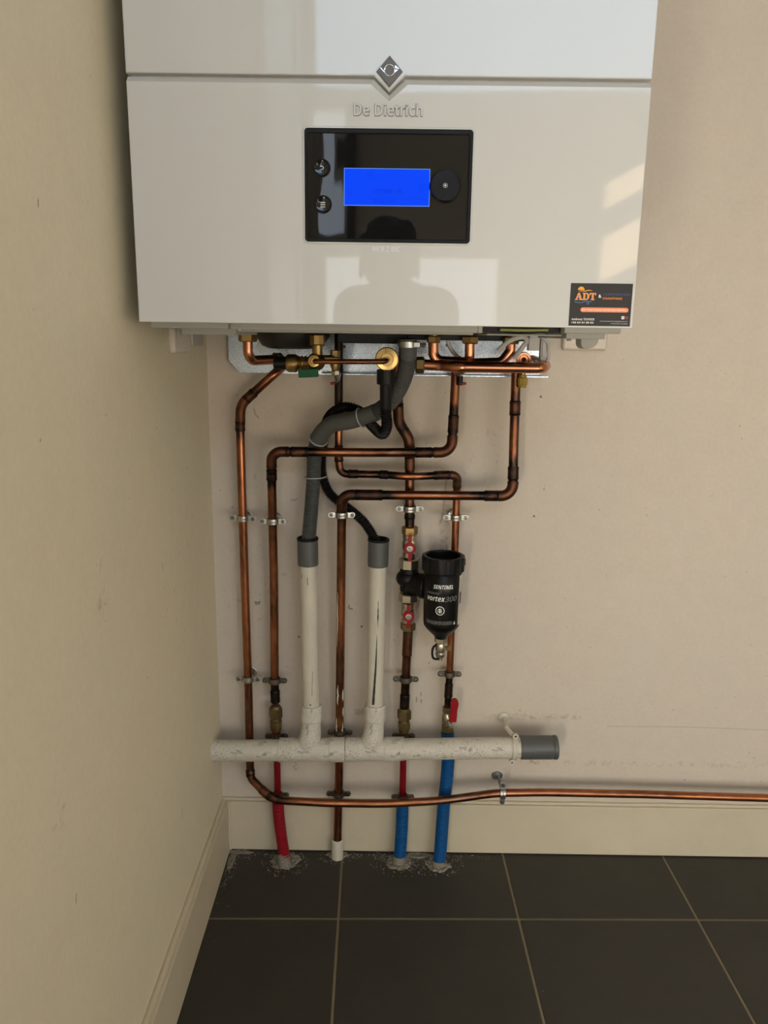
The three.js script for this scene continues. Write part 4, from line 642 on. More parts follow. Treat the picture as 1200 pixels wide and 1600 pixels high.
{
  const v = butterflyValve('upper ball valve with a red butterfly handle, above the black filter housing', 0.0441, 0.045, 0.648, 0.046);
  mesh('union_nut', nutGeo(0.0148, 0.0155, 6, 0.0018, 0.5).translate(0, 0.0525, 0), M.brass, v);
  const w = butterflyValve('lower ball valve with a red butterfly handle, below the black filter housing', 0.0444, 0.045, 0.5195, 0.042);
  mesh('union_nut', nutGeo(0.0145, 0.0155, 6, 0.0018, 0.3).translate(0, -0.0065, 0), M.brassOld, w);
}
{ // magnetic filter
  const F = thing('magnetic_filter', 'black canister filter with white print, hung beside the red-handled valves', 'filter', [0.1045, 0.5, 0.085]);
  const C = [0.1045, 0.085], nx = 0.0445, nz = 0.045;
  part(F, 'housing', (() => {
    const arm = V([C[0], 0.59, C[1]]).sub(V([nx, 0.59, nz])).normalize();
    return mergeGeometries([clean(lathe([[0.0165, -0.0215], [0.017, -0.019], [0.017, 0.019], [0.0165, 0.021], [0, 0.021]], 36).translate(nx, 0.6055, nz)), clean(new THREE.SphereGeometry(0.0225, 32, 20).scale(1, 0.82, 1).translate(nx - 0.002, 0.608, nz)), clean(along(cyl(0.021, 0.046, 36, 0.002), V([nx, 0.6, nz]).addScaledVector(arm, 0.026).toArray(), arm.toArray())), clean(along(cyl(0.0245, 0.012, 36, 0.0015), V([nx, 0.6, nz]).addScaledVector(arm, 0.036).toArray(), arm.toArray()))]);
  })(), M.blackPlastic);
  for (const [y, h] of [[0.6375, 0.0195], [0.5715, 0.0155]]) part(F, 'union_nut', nutGeo(0.0195, h, 8, 0.0015, 0.15).translate(nx, y, nz), M.nickel, 'nickel union nut');
  // canister with its print
  const ct = canvasTex(2048, 1024, (g, w, h) => {
    g.fillStyle = '#0b0b0b'; g.fillRect(0, 0, w, h);
    const X = (a) => w * a; g.fillStyle = '#e9e9e6'; g.textAlign = 'center';
    const fit = (s, x, y, width, hh = 1) => { g.save(); g.translate(x, y); g.scale(width / g.measureText(s).width, hh); g.fillText(s, 0, 0); g.restore(); };
    const cx = w * 0.5;
    g.font = 'italic bold 84px sans-serif'; fit('SENTINEL', cx - 10, h * 0.27, 350);
    g.font = 'bold 40px sans-serif'; g.textAlign = 'left'; g.globalAlpha = 0.5; g.fillText('ELIMINATOR', cx - 320, h * 0.355); g.globalAlpha = 1;
    g.font = 'italic bold 128px sans-serif'; g.save(); g.translate(cx - 318, h * 0.47); g.scale(330 / g.measureText('vortex').width, 1); g.fillText('vortex', 0, 0); g.restore();
    g.font = 'italic 118px sans-serif'; g.strokeStyle = '#b9b9b6'; g.lineWidth = 2.5; g.save(); g.translate(cx + 16, h * 0.47); g.scale(225 / g.measureText('300').width, 1); g.fillStyle = '#8c8c8a'; g.fillText('300', 0, 0); g.restore();
    g.strokeStyle = '#e9e9e6'; g.lineWidth = 13; g.beginPath(); g.arc(cx - 55, h * 0.63, 72, 0, 7); g.stroke(); g.lineWidth = 9; g.beginPath(); g.arc(cx - 55, h * 0.63, 36, 0.6, 5.6); g.stroke(); g.fillStyle = '#e9e9e6'; g.fillRect(cx - 70, h * 0.6, 22, 62); g.fillRect(cx - 40, h * 0.615, 14, 40);
    g.fillStyle = '#8d8d8a'; for (let r = 0; r < 5; r++) for (let k = 0; k < 46; k++) if (rnd() > 0.12) g.fillRect(cx - 330 + k * 11, h * 0.815 + r * 13, 7, 8);
    g.fillStyle = '#cfcfcc'; g.beginPath(); g.moveTo(cx + 195, h * 0.88); g.lineTo(cx + 222, h * 0.82); g.lineTo(cx + 249, h * 0.88); g.closePath(); g.fill(); g.fillStyle = '#131313'; g.fillRect(cx + 219, h * 0.84, 6, 24);
    g.fillStyle = '#c9c4bb'; g.fillRect(cx + 318, h * 0.1, 240, h * 0.82); g.fillStyle = '#55524c'; for (let k = 0; k < 26; k++) g.fillRect(cx + 335, h * (0.15 + k * 0.028), 90 + rnd() * 110, 7); g.fillStyle = '#222'; g.fillRect(cx + 340, h * 0.36, 120, h * 0.2);
  });
  const prof = [[0, 0.507], [0.0118, 0.507], [0.013, 0.511], [0.0275, 0.526], [0.0325, 0.533], [0.0335, 0.54], [0.0345, 0.6], [0.035, 0.645], [0, 0.646]].map(([r, y]) => new THREE.Vector2(Math.max(r, 1e-5), y));
  const bg = new THREE.LatheGeometry(prof, 72, Math.PI, Math.PI * 2).translate(C[0], 0, C[1]); // front (+z) falls at u = 0.5
  { const p = bg.attributes.position, uv = bg.attributes.uv; for (let i = 0; i < p.count; i++) uv.setY(i, clamp01((p.getY(i) - 0.53) / 0.11)); }
  part(F, 'canister', bg, phy({ map: ct, roughness: 0.32, specularIntensity: 0.5 }));
  const cap = [lathe([[0.0335, 0.636], [0.0368, 0.637], [0.0375, 0.639], [0.0375, 0.664], [0.0365, 0.6655], [0.0315, 0.6655], [0.0305, 0.664], [0.0302, 0.652], [0, 0.651]], 72)];
  for (let k = 0; k < 12; k++) { const a = k / 12 * Math.PI * 2 + 0.15; cap.push(rbox(-0.0036, 0.0036, 0.6385, 0.6645, 0.0365, 0.0392, 0.0011).rotateY(a)); }
  part(F, 'screw_cap', merge(cap).translate(C[0], 0, C[1]), M.blackPlastic);
  part(F, 'cap_tab', rbox(0.138, 0.1445, 0.647, 0.66, 0.083, 0.089, 0.001), M.blackPlastic);
  part(F, 'drain_nut', nutGeo(0.0125, 0.0105, 6, 0.0015, 0.25).translate(C[0], 0.5025, C[1]), M.nickel, 'nickel nut');
  const dc = part(F, 'drain_cock', merge([lathe([[0.003, 0.4625], [0.0045, 0.463], [0.0045, 0.468], [0.0085, 0.47], [0.0095, 0.476], [0.0078, 0.479], [0.0098, 0.483], [0.0098, 0.494], [0.007, 0.499], [0, 0.499]], 28).translate(C[0], 0, C[1]), along(cyl(0.0042, 0.02, 16), [C[0] + 0.007, 0.489, C[1] + 0.007], [0.7, 0.25, 0.7])]), M.nickel, 'nickel drain cock');
  part(dc, 'cock_screw', along(cyl(0.0055, 0.004, 18), [C[0] + 0.0148, 0.4915, C[1] + 0.0148], [0.7, 0.25, 0.7]), M.brass);
  part(F, 'cap_strap', sweep(smooth([[C[0] - 0.006, 0.496, C[1] + 0.004], [C[0] - 0.0135, 0.49, C[1] + 0.005], [C[0] - 0.0155, 0.478, C[1] + 0.004], [C[0] - 0.0125, 0.4665, C[1] + 0.003], [C[0] - 0.003, 0.466, C[1] + 0.004]]), 0.0022, { seg: 10 }), M.rubber);
}
// ---------- hoses ----------
{
  const G = thing('grey_hose', 'grey ribbed condensate hose with a smooth bend, running into the left standpipe', 'hose', [-0.1439, 0.66, 0.056]);
  const path = smooth([[0.0305, 1.046, 0.17], [0.031, 1.02, 0.168], [0.0275, 0.99, 0.155], [0.0115, 0.9535, 0.14], [-0.0155, 0.9265, 0.122], [-0.06, 0.9085, 0.105], [-0.0985, 0.8975, 0.086], [-0.1215, 0.8705, 0.064], [-0.1302, 0.84, 0.0495], [-0.1325, 0.8, 0.046], [-0.1345, 0.77, 0.048], [-0.1385, 0.72, 0.052], [-0.1425, 0.67, 0.056], [-0.143, 0.645, 0.0565]], 0.00035);
  const find = (p) => path.reduce((b, q) => (q.p.distanceTo(p) < b.p.distanceTo(p) ? q : b)).s;
  const sA = find(V([-0.03, 0.92, 0.117])), sB = find(V([-0.1225, 0.868, 0.063]));
  const upper = slice(path, 0.02, sA), lower = slice(path, sB - 0.01, path.length_m);
  part(G, 'ribbed_hose', sweep(upper, corr(0.0131, 0.0009, 0.0027), { seg: 26 }), M.greyHose); part(G, 'ribbed_hose', sweep(lower, corr(0.0126, 0.0009, 0.0029), { seg: 26 }), M.greyHose);
  part(G, 'smooth_cuff', sweep(slice(path, 0, 0.03), 0.0145, { seg: 28 }), M.greySleeve);
  const mid = smooth(slice(path, sA - 0.012, sB + 0.006).filter((_, i) => i % 20 === 0).map((q) => q.p));
  part(G, 'smooth_sleeve', sweep(mid, (s) => 0.0148 + 0.0008 * noise(s * 18, 2, 2), { seg: 28 }), M.greySleeve, 'smooth grey foam sleeve');
  const H = thing('hose_clamp', 'worm-drive steel hose clamp at the top of the grey hose', 'clamp', [0.0306, 1.037, 0.17]);
  part(H, 'band', lathe([[0.0152, -0.0045], [0.0158, -0.0045], [0.0158, 0.0045], [0.0152, 0.0045]], 40).translate(0.0306, 1.037, 0.17), M.zinc); part(H, 'worm_housing', rbox(0.0385, 0.05, 1.0322, 1.0422, 0.176, 0.186, 0.002), M.zinc); part(H, 'screw', along(nutGeo(0.0042, 0.012), [0.053, 1.037, 0.181], [1, 0, 0]), M.zinc);
  const K = thing('black_hose', 'black ribbed hose looping behind the grey hose into the right standpipe', 'hose', [-0.0148, 0.66, 0.055]);
  const kp = smooth([[-0.0036, 0.985, 0.176], [-0.0034, 0.96, 0.172], [-0.0025, 0.928, 0.166], [-0.001, 0.905, 0.158], [-0.0075, 0.8905, 0.145], [-0.0235, 0.899, 0.122], [-0.05, 0.922, 0.083], [-0.0735, 0.9275, 0.0745], [-0.0965, 0.916, 0.0635], [-0.1115, 0.89, 0.04], [-0.1185, 0.85, 0.0205], [-0.119, 0.8, 0.022], [-0.1045, 0.7643, 0.028], [-0.07, 0.7365, 0.0285], [-0.0395, 0.7125, 0.042], [-0.02, 0.682, 0.054], [-0.0155, 0.655, 0.0555]], 0.0005);
  part(K, 'ribbed_hose', sweep(slice(kp, 0.045, kp.length_m), corr(0.0085, 0.001, 0.0042), { seg: 22 }), M.blackPlastic);
  part(K, 'smooth_cuff', sweep(slice(kp, 0.008, 0.05), 0.0096, { seg: 24 }), M.blackPlastic);
  const cg = [cyl(0.0138, 0.024, 40, 0.001)]; for (let k = 0; k < 26; k++) cg.push(rbox(-0.0006, 0.0006, -0.0112, 0.0112, 0.0132, 0.0147, 0.0003, 1).rotateY(k / 26 * Math.PI * 2));
  part(K, 'ribbed_nut', merge(cg).translate(-0.0034, 0.986, 0.178), M.blackTrim, 'dark grey ribbed union nut');
  // cable ties
  const ring = (pts, label) => { const c = new THREE.CatmullRomCurve3(pts.map(V), true), n = 60, path = c.getSpacedPoints(n).map((p, i) => ({ p, s: i * 0.002 })); const t = thing('cable_tie', label, 'cable tie', path[0].p.toArray()); part(t, 'strap', sweep(path, 0.0014, { seg: 8, caps: false }), M.tie); part(t, 'tie_head', new RoundedBoxGeometry(0.005, 0.004, 0.005, 2, 0.001).translate(...path[40].p.toArray()), M.tie); };
  const around = (s, rx, rz, cx = 0, cz = 0) => { const i = path.findIndex((q) => q.s >= s), q = path[i], T = path[i + 3].p.clone().sub(path[i - 3].p).normalize(), A = new THREE.Vector3(0, 0, 1).addScaledVector(T, -T.z).normalize(), Bv = T.clone().cross(A), o = []; for (let k = 0; k < 16; k++) { const a = k / 16 * 6.2832; o.push(q.p.clone().addScaledVector(Bv, Math.cos(a) * rx + cx).addScaledVector(A, Math.sin(a) * rz + cz)); } return o; };
  ring(around(find(V([-0.046, 0.914, 0.11])), 0.0162, 0.0165), 'pale cable tie round the upper right end of the smooth grey bend');
  ring(around(find(V([-0.1225, 0.868, 0.063])), 0.0162, 0.0165), 'pale cable tie at the lower left end of the smooth grey bend');
  const tp = [[-0.148, 0.797, 0.045], [-0.142, 0.797, 0.058], [-0.1325, 0.7975, 0.0612], [-0.122, 0.797, 0.056], [-0.112, 0.796, 0.034], [-0.1105, 0.796, 0.022], [-0.117, 0.796, 0.0118], [-0.126, 0.797, 0.016], [-0.138, 0.797, 0.031]]; ring(tp, 'pale cable tie binding the grey and black hoses together below the copper pipe');
}

// ---------- fittings under the boiler ----------
function outlet(label, path, r, nut, nutH, nutMat = M.brass, turn = 0.2) {
  const t = thing('boiler_outlet_pipe', label, 'pipe', path[0].p.toArray());
  part(t, 'pipe', sweep(path, r), M.copperNew); const a = path[0].p, n = part(t, 'union_nut', nutGeo(nut, nutH, 6, 0.002, turn).translate(a.x, a.y - 0.008, a.z), nutMat, 'brass union nut');
  return t;
}
{
  const a = outlet('bright copper outlet with brass nut at the far left under the boiler', bent([[-0.2264, 1.0535, 0.16], [-0.2266, 1.008, 0.16], [-0.183, 1.0085, 0.085]], 0.017, 0.002), 0.008, 0.0152, 0.0155, M.brass, 0.55);
  part(a, 'end_nut', along(nutGeo(0.0125, 0.012, 6, 0.002), [-0.1885, 1.0085, 0.094], [0.5, 0, -0.86]), M.brassOld);
  outlet('bright copper outlet right of the grey hose clamp, curving right', bent([[0.0727, 1.0535, 0.15], [0.0732, 1.011, 0.15], [0.125, 1.0095, 0.148]], 0.016, 0.002), 0.0086, 0.0115, 0.012);
  outlet('bright copper outlet in the middle of the three at the right under the boiler', bent([[0.1325, 1.0535, 0.14], [0.1332, 1.012, 0.138], [0.136, 1.002, 0.1], [0.12, 0.99, 0.065]], [0, 0.012, 0.015, 0], 0.002), 0.0082, 0.0145, 0.013, M.brass, 0);
  outlet('bright copper outlet at the right under the boiler, curving left', bent([[0.199, 1.0535, 0.14], [0.1995, 1.0285, 0.14], [0.186, 1.01, 0.14], [0.14, 1.008, 0.14]], [0, 0.014, 0.016, 0], 0.002), 0.0082, 0.0135, 0.012);
  const cross = thing('manifold_pipe', 'thick bright copper pipe running level across the front under the boiler at right', 'pipe', [0.06, 1.0048, 0.15]);
  part(cross, 'pipe', sweep(bent([[0.05, 1.0052, 0.15], [0.085, 1.0045, 0.158], [0.112, 1.0035, 0.182], [0.2445, 1.0035, 0.184], [0.256, 1.006, 0.15], [0.25, 1.012, 0.06]], [0, 0.03, 0.03, 0.016, 0.02, 0], 0.002), 0.0088), M.copperNew);
  part(cross, 'union_nut', along(nutGeo(0.0135, 0.015, 6, 0.002, 0.4), [0.0515, 1.0045, 0.15], [1, 0, 0]), M.brassOld, 'brass union nut');
  const e = thing('union_end', 'copper ended union facing forward behind the right end of the level copper pipe', 'fitting', [0.2236, 1.0135, 0.12]);
  part(e, 'ring', along(lathe([[0.004, 0.01], [0.0075, 0.01], [0.0085, 0.012], [0.0115, 0.012], [0.0125, 0.01], [0.0125, -0.05], [0, -0.05]].reverse(), 32), [0.2236, 1.0145, 0.12], [0, 0, 1]), M.copperNew);
  const y = thing('plastic_cap', 'yellow plastic cap beside the far right copper pipe below the plate', 'cap', [0.2305, 0.977, 0.088]);
  part(y, 'cap', along(merge([nutGeo(0.0085, 0.014, 8, 0.0015), cyl(0.0065, 0.022, 20)]), [0.2305, 0.977, 0.088], [0, 1, 0]), M.yellow); part(y, 'stub', along(cyl(0.005, 0.014, 16), [0.2305, 0.992, 0.086], [0, 1, 0]), M.brass);
}
{ // filling valve
  const t = thing('filling_valve', 'brass filling valve with black knob and green lever under the boiler at left', 'valve', [-0.1165, 1.008, 0.165]);
  const X = (g, x, y, z) => along(g, [x, y, z], [1, 0, 0]);
  part(t, 'knob', X(lathe([[0, -0.0105], [0.0095, -0.0105], [0.0105, -0.0095], [0.0105, 0.0105], [0, 0.0105]], 32), -0.1735, 1.0052, 0.165), M.blackPlastic, 'black knob');
  part(t, 'body', merge([X(lathe([[0, -0.0095], [0.0125, -0.0095], [0.0145, -0.006], [0.0145, 0.006], [0.012, 0.0095], [0, 0.0095]], 32), -0.1545, 1.0052, 0.165), X(lathe([[0.009, -0.01], [0.0115, -0.008], [0.0095, -0.006], [0.0115, -0.003], [0.0095, 0], [0.0115, 0.003], [0.0095, 0.006], [0.011, 0.009], [0, 0.009]], 28), -0.136, 1.006, 0.165), new THREE.SphereGeometry(0.0148, 28, 20).translate(-0.1165, 1.008, 0.16), along(lathe([[0.009, -0.02], [0.0085, 0.0], [0.0088, 0.02]], 24), [-0.1145, 1.022, 0.16], [0, 1, 0]), X(lathe([[0.0062, -0.016], [0.0055, 0], [0.0062, 0.012], [0, 0.012]], 20), -0.0995, 1.013, 0.153), along(lathe([[0.0055, -0.012], [0.0088, -0.002], [0.0085, 0.008], [0, 0.0085]], 24), [-0.0865, 1.006, 0.15], [0, 1, 0])]), M.brass);
  part(t, 'union_nut', nutGeo(0.0128, 0.0175, 10, 0.0018, 0.3).translate(-0.1145, 1.0425, 0.16), M.brass); part(t, 'hex_plug', nutGeo(0.008, 0.012, 6, 0.001, 0.5).translate(-0.0863, 1.0205, 0.15), M.brass);
  part(t, 'face_ring', along(lathe([[0, 0.0045], [0.0052, 0.0045], [0.0056, 0.0062], [0.0092, 0.0058], [0.0104, 0.004], [0.0104, -0.004]].reverse(), 36), [-0.1175, 1.0095, 0.1755], [-0.1, 0, 1]), M.brassBright, 'bright brass ring');
  part(t, 'lever', rbox(-0.0158, 0.0158, -0.0067, 0.0067, -0.005, 0.005, 0.0016).rotateZ(0.05).translate(-0.1275, 0.9905, 0.178), M.green, 'green lever'); part(t, 'lever_stem', along(cyl(0.004, 0.014, 14), [-0.1225, 0.9985, 0.167], [0.1, -1, 0.4]), M.brassOld);
  part(t, 'tail_nut', merge([along(nutGeo(0.0072, 0.008, 6, 0.001), [-0.0866, 0.9905, 0.146], [0, 1, 0.1]), sweep(bent([[-0.0866, 0.99, 0.146], [-0.087, 0.975, 0.1], [-0.087, 0.985, 0.052]], 0.03), 0.005, { seg: 14 })]), M.nickel);
  const c = thing('capillary_pipe', 'thin copper tube running level from the brass valve to the brass disc', 'pipe', [-0.1165, 1.0095, 0.185]);
  part(c, 'pipe', sweep(bent([[-0.1165, 1.0095, 0.178], [-0.1155, 1.0092, 0.193], [-0.006, 1.011, 0.205], [-0.0025, 1.0125, 0.196]], [0, 0.008, 0.008, 0], 0.002), 0.0041, { col: copperTone(11, [[0.055, 0.006, 0.2]], 0.45) }), M.copper);
  const d = thing('backflow_fitting', 'round brass fitting above the black hose, facing forward', 'fitting', [-0.0022, 1.0145, 0.185]);
  part(d, 'disc', along(lathe([[0, 0.003], [0.0055, 0.003], [0.0058, 0.008], [0.0085, 0.008], [0.009, 0.0035], [0.0105, 0.0035], [0.011, 0.0055], [0.0172, 0.0048], [0.0186, 0.0032], [0.0186, -0.004], [0.014, -0.006], [0.014, -0.03], [0, -0.03]].reverse(), 56), [-0.0022, 1.0145, 0.186], [0, 0, 1]), M.brassBright);
  part(d, 'outlet_neck', along(cyl(0.0105, 0.02, 28), [-0.003, 1.0, 0.178], [0, 1, 0]), M.brass);
  part(d, 'slot_line', rbox(-0.0045, -0.0037, 1.0215, 1.0335, 0.1903, 0.1918, 0.0002, 1).rotateZ(0), M.brassOld);
}
for (const [x, y, z, l] of [[-0.0895, 0.9685, 0.068, 'small red drain lever on the copper pipe under the brass valve'], [0.1245, 0.971, 0.076, 'small red drain lever on the copper pipe under the level copper pipe']]) {
  const t = thing('drain_lever', l, 'lever', [x, y, z]); const s = x < 0 ? -1 : 1;
  mesh('lever', crease(rbox(-0.0065, 0.0065, -0.0022, 0.0022, -0.003, 0.003, 0.0014).rotateZ(0.1).translate(s * 0.004, 0, 0.004), 0.9), M.redHandle, t); mesh('body', merge([along(cyl(0.0048, 0.016, 16), [0, 0.005, 0.0], [0, 1, 0]), along(cyl(0.003, 0.01, 12), [0, 0.001, 0.003], [0, 0, 1])]), M.blackTrim, t); mesh('nut', nutGeo(0.0055, 0.004, 6, 0.0006).translate(0, 0.0145, 0), M.zinc, t);
}
{ // cables and plugs at the right under the boiler
  const cb = (label, pts, r = 0.0028) => { const t = thing('cable', label, 'cable', pts[0]); part(t, 'cord', sweep(smooth(pts), r, { seg: 12 }), M.cable); return t; };
  cb('pale cable arching over the right copper outlet', [[0.172, 1.03, 0.2], [0.183, 1.043, 0.212], [0.197, 1.05, 0.216], [0.209, 1.051, 0.214], [0.2135, 1.046, 0.208], [0.207, 1.033, 0.2], [0.2, 1.02, 0.19]], 0.0038);
  cb('pale cable dropping beside the plug blocks at the right', [[0.238, 1.056, 0.16], [0.2555, 1.044, 0.158], [0.2585, 1.03, 0.156], [0.2575, 1.014, 0.155], [0.25, 1.008, 0.158], [0.236, 1.014, 0.16]]);
  cb('pale cable curving down behind the middle copper outlet', [[0.097, 1.055, 0.115], [0.0985, 1.044, 0.115], [0.104, 1.03, 0.113], [0.114, 1.019, 0.11], [0.13, 1.01, 0.105]], 0.0034);
  cb('pale cable lying along the casing bottom at the right', [[0.185, 1.058, 0.3], [0.205, 1.055, 0.29], [0.225, 1.056, 0.28], [0.24, 1.052, 0.22]], 0.0025);
  const b = thing('plug_block', 'pale grey cable plug hanging at the right under the boiler', 'plug', [0.25, 1.04, 0.15]);
  part(b, 'plug', rbox(0.226, 0.244, 1.03, 1.052, 0.138, 0.156, 0.0015), M.cable); part(b, 'latch', merge([rbox(0.2455, 0.256, 1.01, 1.057, 0.142, 0.156, 0.0015), rbox(0.248, 0.2535, 1.02, 1.05, 0.155, 0.158, 0.0008)]), M.cable);
}
// ---------- the photographer, kneeling behind the camera: seen only as a reflection in the boiler ----------
// distance field of tapered capsules joined smoothly, meshed on a grid
function fieldGeo(bones, lo, hi, cell, k) {
  const size = Math.max(hi[0] - lo[0], hi[1] - lo[1], hi[2] - lo[2]), res = Math.ceil(size / cell), mc = new MarchingCubes(res, new THREE.MeshStandardMaterial(), false, false, 400000);
  const h = res / 2, B = bones.map(([a, b, ra, rb, sq = [1, 1, 1]]) => ({ a, d: [b[0] - a[0], b[1] - a[1], b[2] - a[2]], ra, rb: rb ?? ra, sq })); for (const q of B) q.l2 = q.d[0] ** 2 + q.d[1] ** 2 + q.d[2] ** 2;
  const c = [0, 1, 2].map((i) => (lo[i] + hi[i]) / 2);
  for (let z = 0; z < res; z++) for (let y = 0; y < res; y++) for (let x = 0; x < res; x++) {
    const p = [c[0] + (x - h) / h * size / 2, c[1] + (y - h) / h * size / 2, c[2] + (z - h) / h * size / 2]; let D = 1e3;
    for (const q of B) {
      const v = [p[0] - q.a[0], p[1] - q.a[1], p[2] - q.a[2]], t = q.l2 ? clamp01((v[0] * q.d[0] + v[1] * q.d[1] + v[2] * q.d[2]) / q.l2) : 0;
      const e = Math.hypot((v[0] - q.d[0] * t) / q.sq[0], (v[1] - q.d[1] * t) / q.sq[1], (v[2] - q.d[2] * t) / q.sq[2]) - (q.ra + (q.rb - q.ra) * t);
      if (e > D + k) continue; const g = clamp01(0.5 + 0.5 * (D - e) / k); D = D > 100 ? e : D + (e - D) * g - k * g * (1 - g);
    }
    mc.field[x + y * res + z * res * res] = -D;
  }
  mc.isolation = 0; mc.update();
  const n = mc.count ?? mc.geometry.drawRange.count, pos = new Float32Array(n * 3);
  for (let i = 0; i < n; i++) for (let j = 0; j < 3; j++) pos[i * 3 + j] = c[j] + mc.positionArray[i * 3 + j] * size / 2;
  let g = new THREE.BufferGeometry(); g.setAttribute('position', new THREE.BufferAttribute(pos, 3)); g = mergeVertices(g, 1e-5); g.computeVertexNormals(); return g;
}
{
  const t = thing('person', 'person in a grey sweater kneeling with a phone held up before the face', 'person', [0.02, 0, 1.75]);
  const HX = 0.0, HY = 1.225, HZ = 1.7, S = [-1, 1];
  const head = [[[HX, HY + 0.02, HZ + 0.012], [HX, HY + 0.02, HZ + 0.012], 0.078, 0.078, [0.94, 1.12, 1.1]], [[HX, HY - 0.03, HZ - 0.03], [HX, HY - 0.068, HZ - 0.045], 0.05, 0.034], [[HX, HY - 0.08, HZ + 0.02], [0.012, 1.08, 1.745], 0.05, 0.056],
    [[HX, HY + 0.008, HZ - 0.082], [HX, HY - 0.026, HZ - 0.099], 0.008, 0.012], [[HX - 0.026, HY - 0.056, HZ - 0.076], [HX + 0.026, HY - 0.056, HZ - 0.076], 0.008, 0.008]];
  for (const s of S) head.push([[HX + s * 0.074, HY + 0.012, HZ + 0.012], [HX + s * 0.078, HY - 0.02, HZ + 0.008], 0.015, 0.009, [0.5, 1, 1]], [[HX + s * 0.03, HY + 0.03, HZ - 0.078], [HX + s * 0.045, HY + 0.026, HZ - 0.07], 0.01, 0.008]);
  const skin = std({ color: new THREE.Color(0.42, 0.24, 0.16), roughness: 0.55 });
  const parts = [fieldGeo(head, [-0.12, 1.04, 1.57], [0.12, 1.36, 1.85], 0.005, 0.02)];
  // hands round the phone's two edges: palm, four bent fingers, thumb
  for (const s of S) {
    const w = [s * 0.098, 0.995, 1.565], pc = [s * 0.092, 1.04, 1.535], hb = [[w, pc, 0.022, 0.03, [0.75, 1, 1]]];
    [[0.03, 0.5], [0.01, 0.52], [-0.011, 0.5], [-0.03, 0.42]].forEach(([dy, L]) => { const k0 = [s * 0.09, 1.05 + dy, 1.522], k1 = [s * 0.082, 1.056 + dy * 1.1, 1.497], k2 = [s * 0.064, 1.058 + dy * 1.1, 1.4885], k3 = [s * (0.064 - 0.02 * L), 1.059 + dy * 1.1, 1.4895]; hb.push([k0, k1, 0.0095, 0.0088], [k1, k2, 0.0088, 0.008], [k2, k3, 0.008, 0.007]); });
    hb.push([[s * 0.088, 1.015, 1.54], [s * 0.068, 1.03, 1.524], 0.012, 0.0105], [[s * 0.068, 1.03, 1.524], [s * 0.05, 1.048, 1.517], 0.0105, 0.0085], [[w[0], w[1], w[2]], [s * 0.125, 0.955, 1.6], 0.024, 0.027]);
    parts.push(fieldGeo(hb, [s * 0.09 - 0.075, 0.94, 1.47], [s * 0.09 + 0.075, 1.1, 1.63], 0.0035, 0.008));
  }
  part(t, 'body', mergeGeometries(parts), skin);
  const hair = [[[HX, HY + 0.045, HZ + 0.03], [HX, HY + 0.02, HZ + 0.055], 0.074, 0.078], [[HX - 0.035, HY + 0.075, HZ - 0.035], [HX + 0.035, HY + 0.075, HZ - 0.035], 0.03]]; for (let i = 0; i < 60; i++) { const a = rnd() * 6.283, b = 0.25 + rnd() * 1.2; hair.push([[HX + Math.cos(a) * 0.074 * Math.cos(b * 0.9), HY + 0.03 + 0.078 * Math.sin(b), HZ + 0.03 + Math.abs(Math.sin(a)) * Math.cos(b) * 0.07 - (Math.sin(a) < 0 ? 0.06 * (1 - Math.cos(b)) : 0)], [HX + Math.cos(a) * 0.08 * Math.cos(b * 0.9), HY + 0.034 + 0.083 * Math.sin(b), HZ + 0.032], 0.012 + rnd() * 0.008, 0.012]); }
  part(t, 'hair', fieldGeo(hair, [-0.13, 1.17, 1.6], [0.13, 1.38, 1.86], 0.005, 0.012), std({ color: new THREE.Color(0.012, 0.01, 0.009), roughness: 0.7 }));
  const sw = [[[0.015, 1.05, 1.75], [0.02, 0.86, 1.765], 0.11, 0.115, [1.1, 1, 0.8]], [[0.02, 0.86, 1.765], [0.02, 0.64, 1.775], 0.115, 0.125, [1.1, 1, 0.85]], [[0.01, 1.15, 1.75], [0.015, 1.08, 1.75], 0.062, 0.085]];
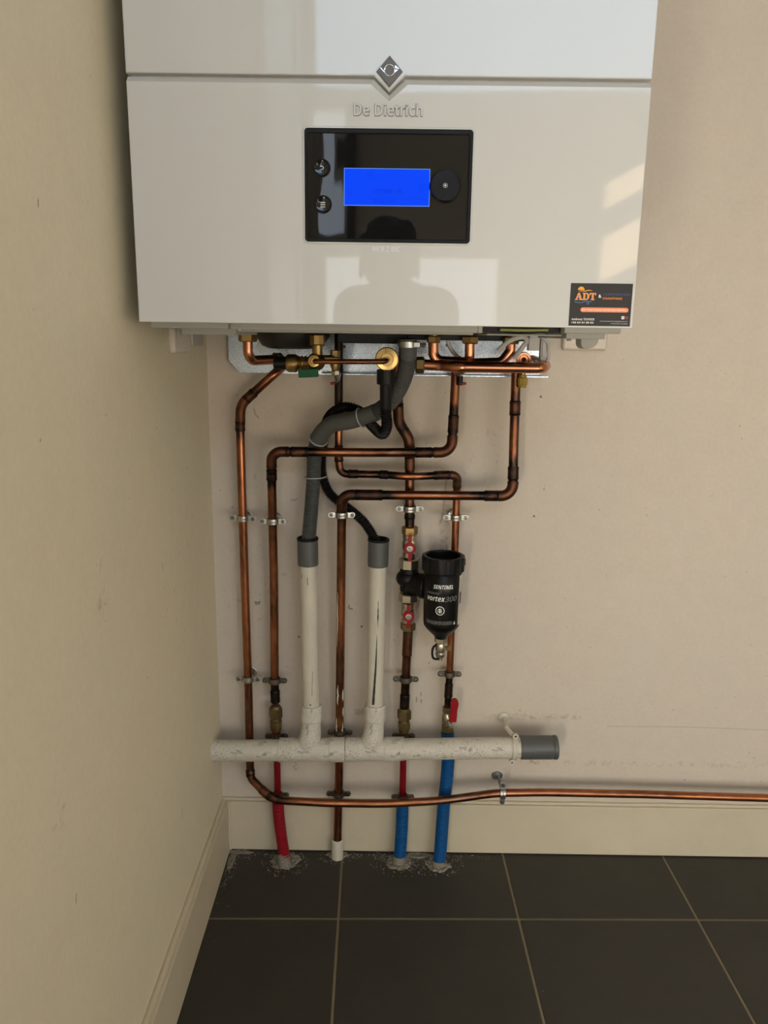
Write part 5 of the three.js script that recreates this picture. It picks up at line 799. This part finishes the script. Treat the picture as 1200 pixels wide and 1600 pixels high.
  for (const s of S) sw.push([[0.02, 1.135, 1.752], [0.02 + s * 0.105, 1.115, 1.757], 0.055, 0.06], [[0.02 + s * 0.11, 1.11, 1.757], [0.02 + s * 0.15, 0.83, 1.69], 0.058, 0.048], [[0.02 + s * 0.15, 0.83, 1.69], [s * 0.122, 0.957, 1.6], 0.05, 0.038]);
  part(t, 'sweater', fieldGeo(sw, [-0.55, 0.45, 1.3], [0.6, 1.2, 2.1], 0.011, 0.035), std({ color: new THREE.Color(0.2, 0.19, 0.18), roughness: 0.9 }));
  const tr = [[[0.02, 0.62, 1.78], [0.02, 0.54, 1.79], 0.12, 0.14, [1.15, 1, 0.95]]], sh = [];
  for (const s of S) { tr.push([[0.02 + s * 0.085, 0.53, 1.78], [0.02 + s * 0.12, 0.085, 1.7], 0.095, 0.07], [[0.02 + s * 0.12, 0.072, 1.71], [0.02 + s * 0.115, 0.066, 2.09], 0.068, 0.048]); sh.push(fieldGeo([[[0.02 + s * 0.115, 0.06, 2.1], [0.02 + s * 0.115, 0.05, 2.16], 0.046, 0.044], [[0.02 + s * 0.115, 0.048, 2.15], [0.02 + s * 0.12, 0.04, 2.2], 0.042, 0.034], [[0.02 + s * 0.115, 0.09, 2.17], [0.02 + s * 0.118, 0.055, 2.21], 0.03, 0.03]], [s * 0.115 - 0.09, -0.02, 2.03], [s * 0.115 + 0.13, 0.18, 2.27], 0.007, 0.02)); }
  part(t, 'trousers', fieldGeo(tr, [-0.4, 0.0, 1.5], [0.45, 0.78, 2.25], 0.012, 0.04), std({ color: new THREE.Color(0.03, 0.035, 0.05), roughness: 0.9 }));
  for (const g of sh) part(t, 'shoe', g, std({ color: new THREE.Color(0.02, 0.02, 0.02), roughness: 0.6 }));
  const ph = thing('phone', 'black phone held up by the kneeling person', 'phone', [0, 1.06, 1.505]);
  part(ph, 'case', rbox(-0.074, 0.074, 1.022, 1.094, 1.4985, 1.5065, 0.003, 3), M.blackPlastic); part(ph, 'screen', rbox(-0.071, 0.071, 1.026, 1.091, 1.5063, 1.5069, 0.0002, 1), M.blackGloss); part(ph, 'lens', along(cyl(0.006, 0.002, 20), [0.0, 1.06, 1.498], [0, 0, 1]), M.blackGloss);
}
renderer.render(scene, camera);
